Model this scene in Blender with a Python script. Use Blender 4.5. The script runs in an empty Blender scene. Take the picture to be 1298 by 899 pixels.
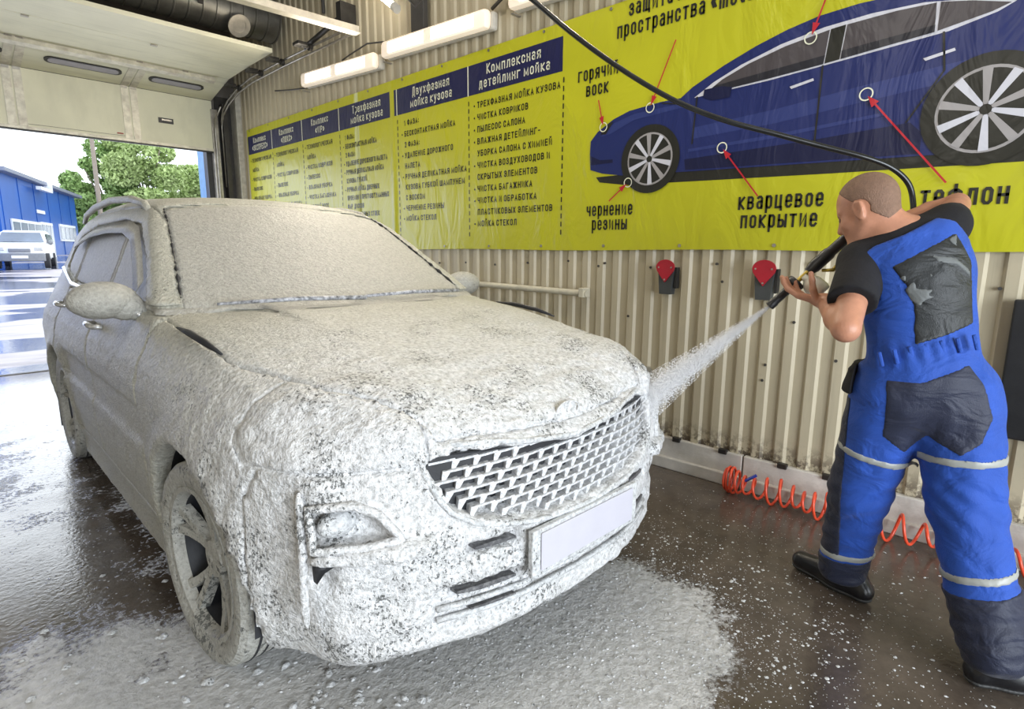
import bpy, bmesh, math, random
import numpy as np
from mathutils import Vector, Matrix, noise as mnoise
R = math.radians
random.seed(7)
rng = np.random.default_rng(7)
sc = bpy.context.scene
COL = sc.collection

# ------------------------------------------------------------------ camera
CAM_H = 1.37
cam_data = bpy.data.cameras.new('camera')
cam_data.sensor_fit = 'HORIZONTAL'; cam_data.sensor_width = 36.0
cam_data.lens = 726.0 / 1298.0 * 36.0
cam_data.clip_start = 0.05; cam_data.clip_end = 300
cam = bpy.data.objects.new('camera', cam_data); COL.objects.link(cam)
_X = Vector((0.69274247, -0.72116475, 0.00541085))
_D = Vector((-0.12508548, -0.1275379, -0.98391448))
_F = Vector((0.71025453, 0.68092253, -0.17855816))
cam.matrix_world = Matrix(((_X.x, -_D.x, -_F.x, 0), (_X.y, -_D.y, -_F.y, 0), (_X.z, -_D.z, -_F.z, CAM_H), (0, 0, 0, 1)))
sc.camera = cam

# ------------------------------------------------------------------ world, lights, exposure
world = bpy.data.worlds.new('overcast_sky'); sc.world = world; world.use_nodes = True
_bg = world.node_tree.nodes['Background']
_bg.inputs['Color'].default_value = (0.86, 0.93, 1.0, 1); _bg.inputs['Strength'].default_value = 2.6
sc.view_settings.view_transform = 'Standard'; sc.view_settings.look = 'None'
sc.view_settings.exposure = 0.0; sc.view_settings.gamma = 1.0; sc.view_settings.use_curve_mapping = False

def area(name, loc, target, sx, sy, power, color):
    l = bpy.data.lights.new(name, 'AREA'); l.shape = 'RECTANGLE'; l.size = sx; l.size_y = sy
    l.energy = power; l.color = color
    o = bpy.data.objects.new(name, l); COL.objects.link(o); o.location = loc
    d = Vector(target) - Vector(loc); o.rotation_euler = d.to_track_quat('-Z', 'Y').to_euler()
    return o
# daylight of the open entry doorway behind the camera, the open exit doorway, and the bay's ceiling tubes
area('entry_daylight', (0.2, -4.2, 1.5), (1.5, 1.0, 0.6), 3.6, 2.6, 390, (0.86, 0.93, 1.0))
area('exit_daylight', (1.2, 8.35, 1.35), (1.0, 0.0, 0.9), 3.2, 2.4, 60, (0.9, 0.95, 1.0))
area('ceiling_tubes_left', (-1.4, 1.2, 4.2), (0.9, 1.4, 0.2), 0.5, 5.0, 55, (1.0, 0.95, 0.86))
area('ceiling_tubes_right', (1.9, 1.8, 4.3), (1.9, 1.8, 0.2), 0.4, 6.0, 45, (1.0, 0.93, 0.82))

# ------------------------------------------------------------------ helpers
def tag(o, label=None, cat=None, group=None, kind=None):
    if label: o['label'] = label
    if cat: o['category'] = cat
    if group: o['group'] = group
    if kind: o['kind'] = kind
    return o
def empty(name, loc=(0, 0, 0), rz=0.0, label=None, cat=None, group=None):
    o = bpy.data.objects.new(name, None); COL.objects.link(o); o.location = loc; o.rotation_euler = (0, 0, rz)
    o.empty_display_size = 0.1
    return tag(o, label, cat, group)
def link(name, me, mat=None, parent=None):
    o = bpy.data.objects.new(name, me); COL.objects.link(o)
    if mat is not None and not me.materials: me.materials.append(mat)
    if parent is not None: o.parent = parent
    return o
def mesh_np(name, V, Fq, mat=None, parent=None, smooth=True):
    me = bpy.data.meshes.new(name)
    V = np.asarray(V, dtype=np.float32); Fq = np.asarray(Fq, dtype=np.int32)
    n = len(Fq); k = Fq.shape[1]
    me.vertices.add(len(V)); me.vertices.foreach_set('co', V.ravel())
    me.loops.add(n * k); me.loops.foreach_set('vertex_index', Fq.ravel())
    me.polygons.add(n); me.polygons.foreach_set('loop_start', np.arange(0, n * k, k, dtype=np.int32))
    me.polygons.foreach_set('use_smooth', np.full(n, smooth))
    me.update(calc_edges=True); me.validate()
    return link(name, me, mat, parent)

class MB:
    """collects shapes and links them as one mesh object"""
    def __init__(s): s.bm = bmesh.new()
    def box(s, c, d, rot=None, bevel=0.0):
        r = bmesh.ops.create_cube(s.bm, size=1.0); vs = r['verts']
        bmesh.ops.scale(s.bm, vec=d, verts=vs)
        if bevel:
            es = list({e for v in vs for e in v.link_edges})
            rb = bmesh.ops.bevel(s.bm, geom=es, offset=bevel, segments=2, affect='EDGES', profile=0.5)
            vs = list({v for f in rb['faces'] for v in f.verts} | {v for v in vs if v.is_valid})
        if rot is not None: bmesh.ops.rotate(s.bm, cent=(0, 0, 0), matrix=rot, verts=vs)
        bmesh.ops.translate(s.bm, vec=c, verts=vs); return s
    def b2(s, a, b, bevel=0.0):
        return s.box([(a[i] + b[i]) / 2 for i in range(3)], [abs(b[i] - a[i]) for i in range(3)], bevel=bevel)
    def cyl(s, p0, p1, r0, r1=None, n=20, caps=True):
        p0 = Vector(p0); p1 = Vector(p1); d = p1 - p0
        r1 = r0 if r1 is None else r1
        q = d.to_track_quat('Z', 'Y').to_matrix().to_4x4()
        m = Matrix.Translation((p0 + p1) / 2) @ q
        bmesh.ops.create_cone(s.bm, cap_ends=caps, segments=n, radius1=r0, radius2=r1, depth=d.length, matrix=m); return s
    def sphere(s, c, r, sc_=(1, 1, 1), rot=None, n=16):
        m = Matrix.Translation(c) @ (rot.to_4x4() if rot is not None else Matrix.Identity(4)) @ Matrix.Diagonal((*sc_, 1))
        bmesh.ops.create_uvsphere(s.bm, u_segments=n, v_segments=max(6, n // 2), radius=r, matrix=m); return s
    def tube(s, pts, r, n=10, closed=False):
        pts = [Vector(p) for p in pts]; N = len(pts); rings = []
        rr = r if hasattr(r, '__len__') else [r] * N
        up = None
        for i, p in enumerate(pts):
            a = pts[(i - 1) % N] if (i > 0 or closed) else p
            b = pts[(i + 1) % N] if (i < N - 1 or closed) else p
            t = (b - a).normalized()
            if up is None:
                up = t.orthogonal().normalized()
            else:
                up = (up - t * up.dot(t)).normalized()
            w = t.cross(up)
            rings.append([s.bm.verts.new(p + (up * math.cos(2 * math.pi * k / n) + w * math.sin(2 * math.pi * k / n)) * rr[i]) for k in range(n)])
        for i in range(N - (0 if closed else 1)):
            A = rings[i]; B = rings[(i + 1) % N]
            for k in range(n):
                s.bm.faces.new((A[k], A[(k + 1) % n], B[(k + 1) % n], B[k]))
        if not closed:
            s.bm.faces.new(list(reversed(rings[0]))); s.bm.faces.new(rings[-1])
        return s
    def lathe(s, prof, c, axis, n=48, closed=True):
        """prof: (radius, height) along axis"""
        axis = Vector(axis).normalized(); a = axis.orthogonal().normalized(); b = axis.cross(a); c = Vector(c)
        rings = []
        for (r, hh) in prof:
            rings.append([s.bm.verts.new(c + axis * hh + (a * math.cos(2 * math.pi * k / n) + b * math.sin(2 * math.pi * k / n)) * max(r, 1e-4)) for k in range(n)])
        L = len(rings)
        for i in range(L if closed else L - 1):
            A = rings[i]; B = rings[(i + 1) % L]
            for k in range(n):
                s.bm.faces.new((A[k], A[(k + 1) % n], B[(k + 1) % n], B[k]))
        return s
    def poly(s, pts, thick=None, n=None):
        """flat polygon; optional extrusion by vector thick"""
        vs = [s.bm.verts.new(p) for p in pts]; f = s.bm.faces.new(vs)
        if thick is not None:
            r = bmesh.ops.extrude_face_region(s.bm, geom=[f])
            bmesh.ops.translate(s.bm, vec=thick, verts=[g for g in r['geom'] if isinstance(g, bmesh.types.BMVert)])
        return s
    def build(s, name, mat=None, parent=None, smooth=False, loc=None, recalc=True):
        if recalc: bmesh.ops.recalc_face_normals(s.bm, faces=s.bm.faces[:])
        me = bpy.data.meshes.new(name); s.bm.to_mesh(me); s.bm.free()
        if smooth:
            for p in me.polygons: p.use_smooth = True
            if smooth != 'all':
                try: me.set_sharp_from_angle(angle=R(35))
                except Exception: pass
        o = link(name, me, mat, parent)
        if loc is not None: o.location = loc
        return o

# ---- materials
def _new(name):
    m = bpy.data.materials.new(name); m.use_nodes = True; nt = m.node_tree
    return m, nt, nt.nodes['Principled BSDF']
class NB:
    def __init__(s, nt): s.nt = nt; s.L = nt.links
    def n(s, t, **kw):
        o = s.nt.nodes.new(t)
        for k, v in kw.items():
            if k.startswith('i_'):
                key = k[2:]; key = int(key) if key.isdigit() else key.replace('_', ' ')
                s.set(o.inputs[key], v)
            else: setattr(o, k, v)
        return o
    def set(s, inp, v):
        if hasattr(v, 'is_output') or isinstance(v, bpy.types.NodeSocket): s.L.new(v, inp)
        else: inp.default_value = v
    def coord(s, kind='Object'): return s.n('ShaderNodeTexCoord').outputs[kind]
    def pos(s): return s.n('ShaderNodeNewGeometry').outputs['Position']
    def noise(s, scale, vec=None, detail=3, rough=0.55, dist=0.0):
        o = s.n('ShaderNodeTexNoise'); o.inputs['Scale'].default_value = scale; o.inputs['Detail'].default_value = detail
        o.inputs['Roughness'].default_value = rough; o.inputs['Distortion'].default_value = dist
        if vec is not None: s.L.new(vec, o.inputs['Vector'])
        return o.outputs[0]
    def voro(s, scale, vec=None, out='Distance', feature='F1'):
        o = s.n('ShaderNodeTexVoronoi', feature=feature); o.inputs['Scale'].default_value = scale
        if vec is not None: s.L.new(vec, o.inputs['Vector'])
        return o.outputs[out]
    def ramp(s, fac, stops, interp='LINEAR'):
        o = s.n('ShaderNodeValToRGB'); e = o.color_ramp.elements; o.color_ramp.interpolation = interp
        while len(e) < len(stops): e.new(0.5)
        for el, (p, c) in zip(e, stops):
            el.position = p
            if not hasattr(c, '__len__'): c = (c, c, c)
            el.color = (*c[:3], 1)
        s.L.new(fac, o.inputs[0]); return o.outputs[0]
    def math(s, op, a, b=0.0, clamp=False):
        o = s.n('ShaderNodeMath', operation=op, use_clamp=clamp); s.set(o.inputs[0], a); s.set(o.inputs[1], b); return o.outputs[0]
    def mix(s, fac, a, b, typ='MIX'):
        o = s.n('ShaderNodeMix', data_type='RGBA', blend_type=typ); s.set(o.inputs[0], fac)
        s.set(o.inputs[6], (*a, 1) if isinstance(a, tuple) and len(a) == 3 else a)
        s.set(o.inputs[7], (*b, 1) if isinstance(b, tuple) and len(b) == 3 else b); return o.outputs[2]
    def maprange(s, v, a, b, c=0.0, d=1.0, smooth=False):
        o = s.n('ShaderNodeMapRange'); s.set(o.inputs[0], v)
        if smooth: o.interpolation_type = 'SMOOTHSTEP'
        for i, x in enumerate((a, b, c, d)): o.inputs[i + 1].default_value = x
        return o.outputs[0]
    def bump(s, h, strength=0.3, dist=0.01, normal=None):
        o = s.n('ShaderNodeBump'); o.inputs['Strength'].default_value = strength; o.inputs['Distance'].default_value = dist
        s.L.new(h, o.inputs['Height'])
        if normal is not None: s.L.new(normal, o.inputs['Normal'])
        return o.outputs[0]
    def sep(s, v):
        o = s.n('ShaderNodeSeparateXYZ'); s.L.new(v, o.inputs[0]); return o.outputs
    def scale(s, v, xyz):
        o = s.n('ShaderNodeVectorMath', operation='MULTIPLY'); s.L.new(v, o.inputs[0]); o.inputs[1].default_value = xyz; return o.outputs[0]

def simple(name, color, rough=0.5, metal=0.0, var=0.12, nscale=14, bump=0.08, bscale=90, spec=0.5, emit=None, estr=0.0, dirt=None):
    m, nt, p = _new(name); b = NB(nt); c = b.coord()
    nz = b.noise(nscale, c, 4)
    dark = tuple(x * (1 - var) for x in color); lite = tuple(min(1, x * (1 + var * 0.6)) for x in color)
    col = b.ramp(nz, [(0.3, dark), (0.7, lite)])
    if dirt:
        dm = b.ramp(b.noise(dirt[1], c, 6, 0.7), [(0.5, 0.0), (0.75, 1.0)])
        col = b.mix(b.math('MULTIPLY', dm, dirt[2]), col, dirt[0])
    nt.links.new(col, p.inputs['Base Color'])
    p.inputs['Roughness'].default_value = rough; p.inputs['Metallic'].default_value = metal
    p.inputs['Specular IOR Level'].default_value = spec
    if bump: nt.links.new(b.bump(b.noise(bscale, c, 3), bump, 0.01), p.inputs['Normal'])
    if emit:
        p.inputs['Emission Color'].default_value = (*emit, 1); p.inputs['Emission Strength'].default_value = estr
    return m

# ---- implicit surfaces (numpy) -> mesh, by naive surface nets
def surface_nets(Fv, origin, h):
    nx, ny, nz = Fv.shape
    ins = Fv < 0
    c = [ins[i:nx - 1 + i, j:ny - 1 + j, k:nz - 1 + k] for i in (0, 1) for j in (0, 1) for k in (0, 1)]
    cnt = np.zeros(c[0].shape, np.int8)
    for a in c: cnt += a
    idx = np.argwhere((cnt > 0) & (cnt < 8))
    if len(idx) == 0: return np.zeros((0, 3)), np.zeros((0, 4), int)
    vid = np.full(cnt.shape, -1, np.int32); vid[idx[:, 0], idx[:, 1], idx[:, 2]] = np.arange(len(idx))
    X, Y, Z = idx.T
    acc = np.zeros((len(idx), 3), np.float32); num = np.zeros(len(idx), np.float32)
    offs = [(i, j, k) for i in (0, 1) for j in (0, 1) for k in (0, 1)]
    val = {o: Fv[X + o[0], Y + o[1], Z + o[2]] for o in offs}
    for o in offs:
        for ax in range(3):
            if o[ax] == 0:
                q = list(o); q[ax] = 1; q = tuple(q)
                a = val[o]; b = val[q]; m = (a < 0) != (b < 0)
                t = np.where(m, a / np.where(m, a - b, 1), 0)
                for d in range(3):
                    acc[:, d] += np.where(m, (t if d == ax else o[d]), 0)
                num += m
    V = (idx + acc / num[:, None]) * h + np.asarray(origin)
    quads = []
    for ax in range(3):
        sl0 = [slice(1, None)] * 3; sl0[ax] = slice(0, -1)
        n = [nx, ny, nz]
        A = ins[tuple(slice(1, n[d] - 1) if d != ax else slice(0, n[d] - 1) for d in range(3))]
        B = ins[tuple(slice(1, n[d] - 1) if d != ax else slice(1, n[d]) for d in range(3))]
        e = np.argwhere(A != B)
        if len(e) == 0: continue
        flip = A[e[:, 0], e[:, 1], e[:, 2]]
        p = e.copy()
        d1, d2 = [d for d in range(3) if d != ax]
        p[:, d1] += 1; p[:, d2] += 1
        def g(a_, b_):
            q = p.copy(); q[:, d1] -= a_; q[:, d2] -= b_; return vid[q[:, 0], q[:, 1], q[:, 2]]
        Q = np.stack([g(0, 0), g(1, 0), g(1, 1), g(0, 1)], 1)
        s = flip if ax != 1 else ~flip
        Q[~s] = Q[~s][:, ::-1]
        quads.append(Q)
    return V, np.concatenate(quads)

def smin(a, b, k):
    if k <= 0: return np.minimum(a, b)
    h_ = np.maximum(k - np.abs(a - b), 0) / k; return np.minimum(a, b) - h_ * h_ * k * 0.25
def smax(a, b, k): return -smin(-a, -b, k)
def sstep(a, b, x):
    t = np.clip((x - a) / (b - a), 0, 1); return t * t * (3 - 2 * t)
def drop_unused(V, Fq):
    used = np.zeros(len(V), bool); used[Fq.ravel()] = True
    m = np.cumsum(used) - 1; return V[used], m[Fq]
# ================================================================== materials
M = {}
def foam_mat(name, light, mid, dark, speck, speck_scale, bump=0.6, rough=0.38, thick_lit_to=None):
    """foam coat; thick_lit_to = (light, mid, dark) of the nose: thicker coat plus front light put into its colour (object y < -.7)"""
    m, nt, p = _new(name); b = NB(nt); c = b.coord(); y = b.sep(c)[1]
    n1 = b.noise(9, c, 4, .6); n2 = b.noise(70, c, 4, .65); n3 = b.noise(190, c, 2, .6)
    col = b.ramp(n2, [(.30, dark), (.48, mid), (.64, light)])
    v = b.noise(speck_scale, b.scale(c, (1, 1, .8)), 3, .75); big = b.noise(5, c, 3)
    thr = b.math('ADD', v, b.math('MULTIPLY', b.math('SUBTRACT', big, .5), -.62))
    if thick_lit_to:
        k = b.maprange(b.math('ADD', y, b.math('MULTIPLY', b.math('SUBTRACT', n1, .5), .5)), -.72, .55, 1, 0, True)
        col2 = b.ramp(n2, [(.30, thick_lit_to[2]), (.50, thick_lit_to[1]), (.66, thick_lit_to[0])]); col = b.mix(k, col, col2)
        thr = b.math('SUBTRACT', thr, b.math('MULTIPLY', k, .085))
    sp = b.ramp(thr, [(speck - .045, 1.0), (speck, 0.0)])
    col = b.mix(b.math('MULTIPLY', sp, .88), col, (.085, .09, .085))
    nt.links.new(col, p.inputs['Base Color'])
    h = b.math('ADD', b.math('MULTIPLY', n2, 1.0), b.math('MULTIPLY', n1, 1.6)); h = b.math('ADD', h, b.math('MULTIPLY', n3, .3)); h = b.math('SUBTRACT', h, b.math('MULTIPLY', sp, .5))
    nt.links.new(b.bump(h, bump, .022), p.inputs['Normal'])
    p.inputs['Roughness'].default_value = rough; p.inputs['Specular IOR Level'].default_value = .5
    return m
_thick_lit = ((.88, .88, .89), (.70, .70, .705), (.40, .40, .395))
_thin_shaded = ((.53, .52, .45), (.45, .44, .38), (.34, .335, .285))
M['foam'] = foam_mat('washing_foam', *_thin_shaded, .31, 100, .62, .42, _thick_lit)  # whiter nose, greyer sides: thickness plus light and shade painted into the coat
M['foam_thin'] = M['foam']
M['foam_glass'] = foam_mat('foam_on_glass', (.46, .45, .41), (.39, .38, .345), (.31, .30, .27), .26, 110, .45, .45)
M['foam_wheel'] = foam_mat('foam_on_wheel', (.48, .475, .44), (.40, .395, .36), (.28, .275, .25), .40, 60, .4, .4)
M['foam_tyre'] = foam_mat('foam_on_tyre', (.48, .475, .44), (.40, .395, .36), (.26, .255, .23), .40, 50, .5, .45)
M['foam_wet'] = foam_mat('wet_foam', (.74, .75, .76), (.60, .61, .62), (.38, .39, .40), .36, 90, .5, .25)
M['foam_grille'] = foam_mat('foam_on_grille', (.82, .82, .83), (.66, .67, .69), (.40, .41, .43), .33, 90, .4, .25)
M['rubber_foamy'] = foam_mat('rubber_foamy', (.20, .20, .20), (.10, .10, .105), (.05, .05, .055), .2, 60, .3, .4)
M['car_dark'] = simple('dark_plastic', (.022, .023, .027), .55, var=.4)
M['chrome_wet'] = simple('wet_chrome', (.70, .71, .72), .22, .6, var=.25, nscale=60)
M['wiper_wet'] = simple('wet_wiper', (.40, .41, .45), .3, 0, var=.9, nscale=60)
M['plate'] = simple('blank_plate', (.56, .55, .62), .4, var=.03)

def cream_panel(name, col, rust=True, rough=.45):
    m, nt, p = _new(name); b = NB(nt); c = b.coord()
    base = b.ramp(b.noise(3, c, 4), [(.3, tuple(x * .90 for x in col)), (.7, col)])
    st = b.noise(2.2, b.scale(c, (1, 9, .35)), 5, .65); base = b.mix(b.ramp(st, [(.50, 0.0), (.78, .55)]), base, tuple(x * .62 for x in col))
    if rust:
        z = b.sep(b.pos())[2]
        low = b.maprange(z, .20, .34, 1, 0); r = b.math('MULTIPLY', low, b.ramp(b.noise(26, c, 5, .7), [(.45, 0.0), (.56, 1.0)]))
        base = b.mix(r, base, (.07, .05, .035))
        sp = b.ramp(b.noise(30, c, 2, .5), [(.17, 1.0), (.21, 0.0)]); base = b.mix(b.math('MULTIPLY', sp, .8), base, (.16, .11, .07))
    nt.links.new(base, p.inputs['Base Color']); p.inputs['Roughness'].default_value = rough
    nt.links.new(b.bump(b.noise(40, c, 3), .06, .01), p.inputs['Normal']); return m
M['wall'] = cream_panel('cream_sheet_wall', (.53, .465, .33))
M['gate_panel'] = cream_panel('gate_panel', (.66, .64, .50), False)
M['gate_metal'] = simple('gate_metal', (.58, .55, .47), .4, .2, var=.25, dirt=((.2, .12, .1), 8, .5))
M['skirt'] = simple('skirt_concrete', (.60, .57, .52), .5, var=.22, nscale=6, dirt=((.30, .25, .2), 5, .6), bump=.2)
M['dark_steel'] = simple('dark_steel', (.05, .046, .042), .45, .5, var=.4, nscale=8)
M['dark_wall'] = simple('dark_upper_wall', (.13, .115, .10), .7, var=.2, nscale=3)
M['ceiling'] = simple('ceiling_dark', (.20, .18, .155), .8, var=.2)
M['duct'] = simple('galvanised_duct', (.17, .165, .15), .38, .75, var=.3, nscale=7)
M['pale_metal'] = simple('pale_metal', (.55, .50, .42), .4, .3, var=.2)
M['galv'] = simple('galvanised_track', (.36, .34, .31), .35, .7, var=.3)
M['tinted'] = simple('tinted_window', (.30, .29, .34), .2, var=.1, bump=0)
M['black_rubber'] = simple('black_rubber', (.018, .018, .019), .45, var=.3)
M['black_gloss'] = simple('black_hose', (.012, .013, .014), .28, var=.3, bump=.02)
M['white_pipe'] = simple('cream_pipe', (.62, .58, .46), .38, var=.15)
M['red_plastic'] = simple('red_plastic', (.42, .012, .03), .3, var=.15)
M['grey_plastic'] = simple('grey_plastic', (.055, .06, .062), .4, var=.2)
M['steel'] = simple('steel_fitting', (.5, .5, .47), .32, .8, var=.2)
M['coil_red'] = simple('orange_red_hose', (.78, .085, .035), .28, var=.2)
M['blue_joint'] = simple('blue_joint', (.02, .04, .3), .35)
M['lamp_body'] = simple('lamp_housing', (.62, .59, .52), .45, var=.1)
M['cable'] = simple('cable', (.06, .055, .05), .5)
def emis(name, col, s):
    m, nt, p = _new(name); b = NB(nt)
    n = b.noise(3, b.coord(), 2); nt.links.new(b.ramp(n, [(.2, tuple(x * .95 for x in col)), (.8, col)]), p.inputs['Emission Color'])
    p.inputs['Base Color'].default_value = (*col, 1); p.inputs['Emission Strength'].default_value = s; p.inputs['Roughness'].default_value = .3; return m
M['tube_glow'] = emis('tube_glow', (1.0, .93, .78), 9.0)
M['diffuser'] = emis('lamp_diffuser', (1.0, .86, .70), .38)
# banner cloth with flat print colours
def banner_mat(name, col, rough=.33):
    m, nt, p = _new(name); b = NB(nt); c = b.coord()
    nt.links.new(b.ramp(b.noise(1.5, c, 2), [(.2, tuple(x * .96 for x in col)), (.8, col)]), p.inputs['Base Color'])
    h = b.math('ADD', b.noise(2.2, b.scale(c, (1, 1.6, .7)), 4, .55, 1.2), b.math('MULTIPLY', b.noise(8, b.scale(c, (1, 1.5, .5)), 2), .12))
    nt.links.new(b.bump(h, .35, .05), p.inputs['Normal']); p.inputs['Roughness'].default_value = rough; return m
M['banner'] = banner_mat('banner_yellow', (.51, .50, .018))
M['print_navy'] = banner_mat('print_navy', (.016, .018, .075))
M['print_white'] = banner_mat('print_pale', (.80, .80, .62))
M['print_black'] = banner_mat('print_black', (.022, .022, .018))
M['print_blue'] = banner_mat('print_blue', (.016, .026, .125))
M['print_blue_hi'] = banner_mat('print_blue_light', (.030, .045, .175))
M['print_blue_lo'] = banner_mat('print_blue_dark', (.008, .011, .05))
M['print_glass'] = banner_mat('print_window', (.075, .065, .070))
M['print_glass_lo'] = banner_mat('print_window_dark', (.022, .022, .03))
M['print_chrome'] = banner_mat('print_chrome', (.62, .62, .68))
M['print_wheel'] = banner_mat('print_wheel', (.36, .34, .34))
M['print_red'] = banner_mat('print_red', (.50, .02, .035))

# floor: wet concrete, with a film of foam in the wash zone (a stain with a shape of its own)
def floor_mat():
    m, nt, p = _new('wet_floor'); b = NB(nt); c = b.pos(); x, y, z = b.sep(c)
    base = b.ramp(b.noise(6, c, 6, .7), [(.3, (.060, .048, .038)), (.7, (.125, .100, .080))])
    # grey wash-water area under and beside the car
    def blob(cx_, cy_, rx, ry, s=1.0):
        dx = b.math('DIVIDE', b.math('SUBTRACT', x, cx_), rx); dy = b.math('DIVIDE', b.math('SUBTRACT', y, cy_), ry)
        r = b.math('SQRT', b.math('ADD', b.math('MULTIPLY', dx, dx), b.math('MULTIPLY', dy, dy)))
        return b.maprange(r, .35, 1.25, s, 0, True)
    A = blob(1.42, 1.12, .86, .62, 1.15); A = b.math('MAXIMUM', A, blob(.70, 1.05, .75, .75, 1.0)); A = b.math('MAXIMUM', A, blob(.35, 1.75, .75, 1.0, .80)); A = b.math('MAXIMUM', A, blob(1.4, 3.2, 1.3, 2.6, .55))
    A = b.math('MAXIMUM', A, blob(.0, 4.6, 1.2, 1.9, .42))
    nz = b.noise(3.2, c, 6, .65); fine = b.noise(42, c, 4, .65)
    mask = b.math('ADD', A, b.math('MULTIPLY', b.math('SUBTRACT', nz, .5), 1.25))
    film = b.maprange(mask, .18, 1.0, 0, 1, True)
    lace = b.math('ADD', film, b.math('MULTIPLY', b.math('SUBTRACT', fine, .52), 1.3)); lace = b.maprange(lace, .22, .62, 0, 1, True)
    foamc = b.ramp(b.noise(30, c, 4, .6), [(.3, (.46, .46, .45)), (.65, (.70, .70, .70))])
    # scattered suds flecks
    vd = b.voro(32, c); vn = b.noise(2.0, c, 3)
    fl = b.math('MULTIPLY', b.ramp(b.math('ADD', vd, b.math('MULTIPLY', b.math('SUBTRACT', .62, vn), .6)), [(.12, 1.0), (.20, 0.0)]), b.maprange(b.math('ADD', b.maprange(x, 1.0, 3.0, 1, .15), 0), 0, 1, 0, .85))
    col = b.mix(b.math('MULTIPLY', lace, .88), base, foamc); col = b.mix(fl, col, (.55, .54, .52))
    nt.links.new(col, p.inputs['Base Color'])
    rg = b.ramp(b.noise(5, c, 4), [(.35, .10), (.7, .26)]); rgh = b.math('ADD', rg, b.math('MULTIPLY', lace, .22)); nt.links.new(rgh, p.inputs['Roughness'])
    h = b.math('ADD', b.math('MULTIPLY', lace, b.noise(34, c, 4, .6)), b.math('MULTIPLY', fl, .8)); h = b.math('ADD', h, b.math('MULTIPLY', b.noise(45, c, 3), .16))
    nt.links.new(b.bump(h, .55, .015), p.inputs['Normal']); return m
M['floor'] = floor_mat()
def asphalt():
    m, nt, p = _new('wet_asphalt'); b = NB(nt); c = b.pos()
    base = b.ramp(b.noise(1.2, b.scale(c, (.5, 2.2, 1)), 5, .65), [(.35, (.30, .27, .29)), (.6, (.55, .50, .52)), (.75, (.42, .36, .36))])
    pud = b.ramp(b.noise(.33, b.scale(c, (.45, 1.4, 1)), 3, .5), [(.50, 0.0), (.53, 1.0)])
    nt.links.new(b.mix(pud, base, (.10, .11, .16)), p.inputs['Base Color'])
    nt.links.new(b.ramp(pud, [(0, .45), (1, .04)]), p.inputs['Roughness'])
    nt.links.new(b.bump(b.noise(20, c, 4), .15, .02), p.inputs['Normal']); return m
M['asphalt'] = asphalt()
M['blue_wall'] = simple('blue_cladding', (.015, .105, .42), .4, var=.15, nscale=.6)
M['blue_wall_bright'] = simple('bright_blue_cladding', (.01, .20, .95), .4, var=.05, nscale=.6)  # brighter blue of the nearer wall
M['roof_grey'] = simple('roof_grey', (.20, .22, .28), .5)
M['pvc'] = simple('white_window_frame', (.85, .87, .88), .4, var=.03)
M['glass_far'] = simple('far_glass', (.18, .22, .28), .1, var=.3, nscale=1)
M['car_white'] = simple('white_paint', (.85, .86, .86), .25, var=.03, bump=0)
M['car_grey'] = simple('grey_bumper', (.22, .23, .25), .5)
M['far_tyre'] = simple('far_tyre', (.03, .03, .035), .7)
M['leaf'] = simple('leaves', (.28, .42, .14), .6, var=.35, nscale=.8, bump=0)
M['leaf_light'] = simple('leaves_light', (.44, .56, .22), .6, var=.35, nscale=.8, bump=0)
M['bark'] = simple('bark', (.30, .25, .2), .8)
# people
M['skin'] = simple('skin', (.50, .235, .145), .45, var=.14, nscale=22, bump=.12, bscale=160)
M['hair'] = simple('cropped_hair', (.235, .140, .095), .75, var=.15, nscale=60, bump=.5, bscale=220)
M['black_cloth'] = simple('black_tshirt', (.008, .0075, .010), .9, var=.3, nscale=12, bump=.35, bscale=30)
def cloth(name, col, rough=.75, fold=.5):
    m, nt, p = _new(name); b = NB(nt); c = b.coord()
    nt.links.new(b.ramp(b.noise(10, c, 4), [(.3, tuple(x * .82 for x in col)), (.7, col)]), p.inputs['Base Color'])
    h = b.math('ADD', b.noise(7, b.scale(c, (1, 1, 1.6)), 3, .5, .8), b.math('MULTIPLY', b.noise(300, c, 2), .06)); nt.links.new(b.bump(h, fold, .05), p.inputs['Normal'])
    p.inputs['Roughness'].default_value = rough; p.inputs['Sheen Weight'].default_value = .08; return m
M['blue_cloth'] = cloth('royal_blue_workwear', (.012, .075, .42))
M['navy_cloth'] = cloth('navy_workwear', (.013, .018, .046), .6)
M['back_cloth'] = cloth('black_back_panel', (.010, .0125, .014), .5)
M['reflective'] = cloth('reflective_tape', (.36, .37, .35), .4, .2)
M['back_print'] = cloth('back_print', (.13, .14, .14), .6, .3)
M['boot'] = simple('rubber_boot', (.012, .012, .014), .3, var=.3)
M['sole'] = simple('boot_sole', (.03, .03, .03), .6)
M['bottle_white'] = simple('white_bottle', (.80, .78, .68), .35, var=.08)
M['brass'] = simple('brass_part', (.45, .33, .07), .3, .7)
M['gunmetal'] = simple('gun_plastic', (.022, .022, .025), .35, var=.2)
# ================================================================== the bay
def struct(o): o['kind'] = 'structure'; return o
WX = 3.26
GY = 8.2
struct(MB().b2((-4.2, -4.3, -.12), (3.5, GY + .02, 0)).build('floor', M['floor']))
MB_ = MB(); MB_.b2((-3.0, GY - .02, -.005), (3.2, GY + .045, .006)); struct(MB_.build('trim_1', M['dark_steel']))
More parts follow.
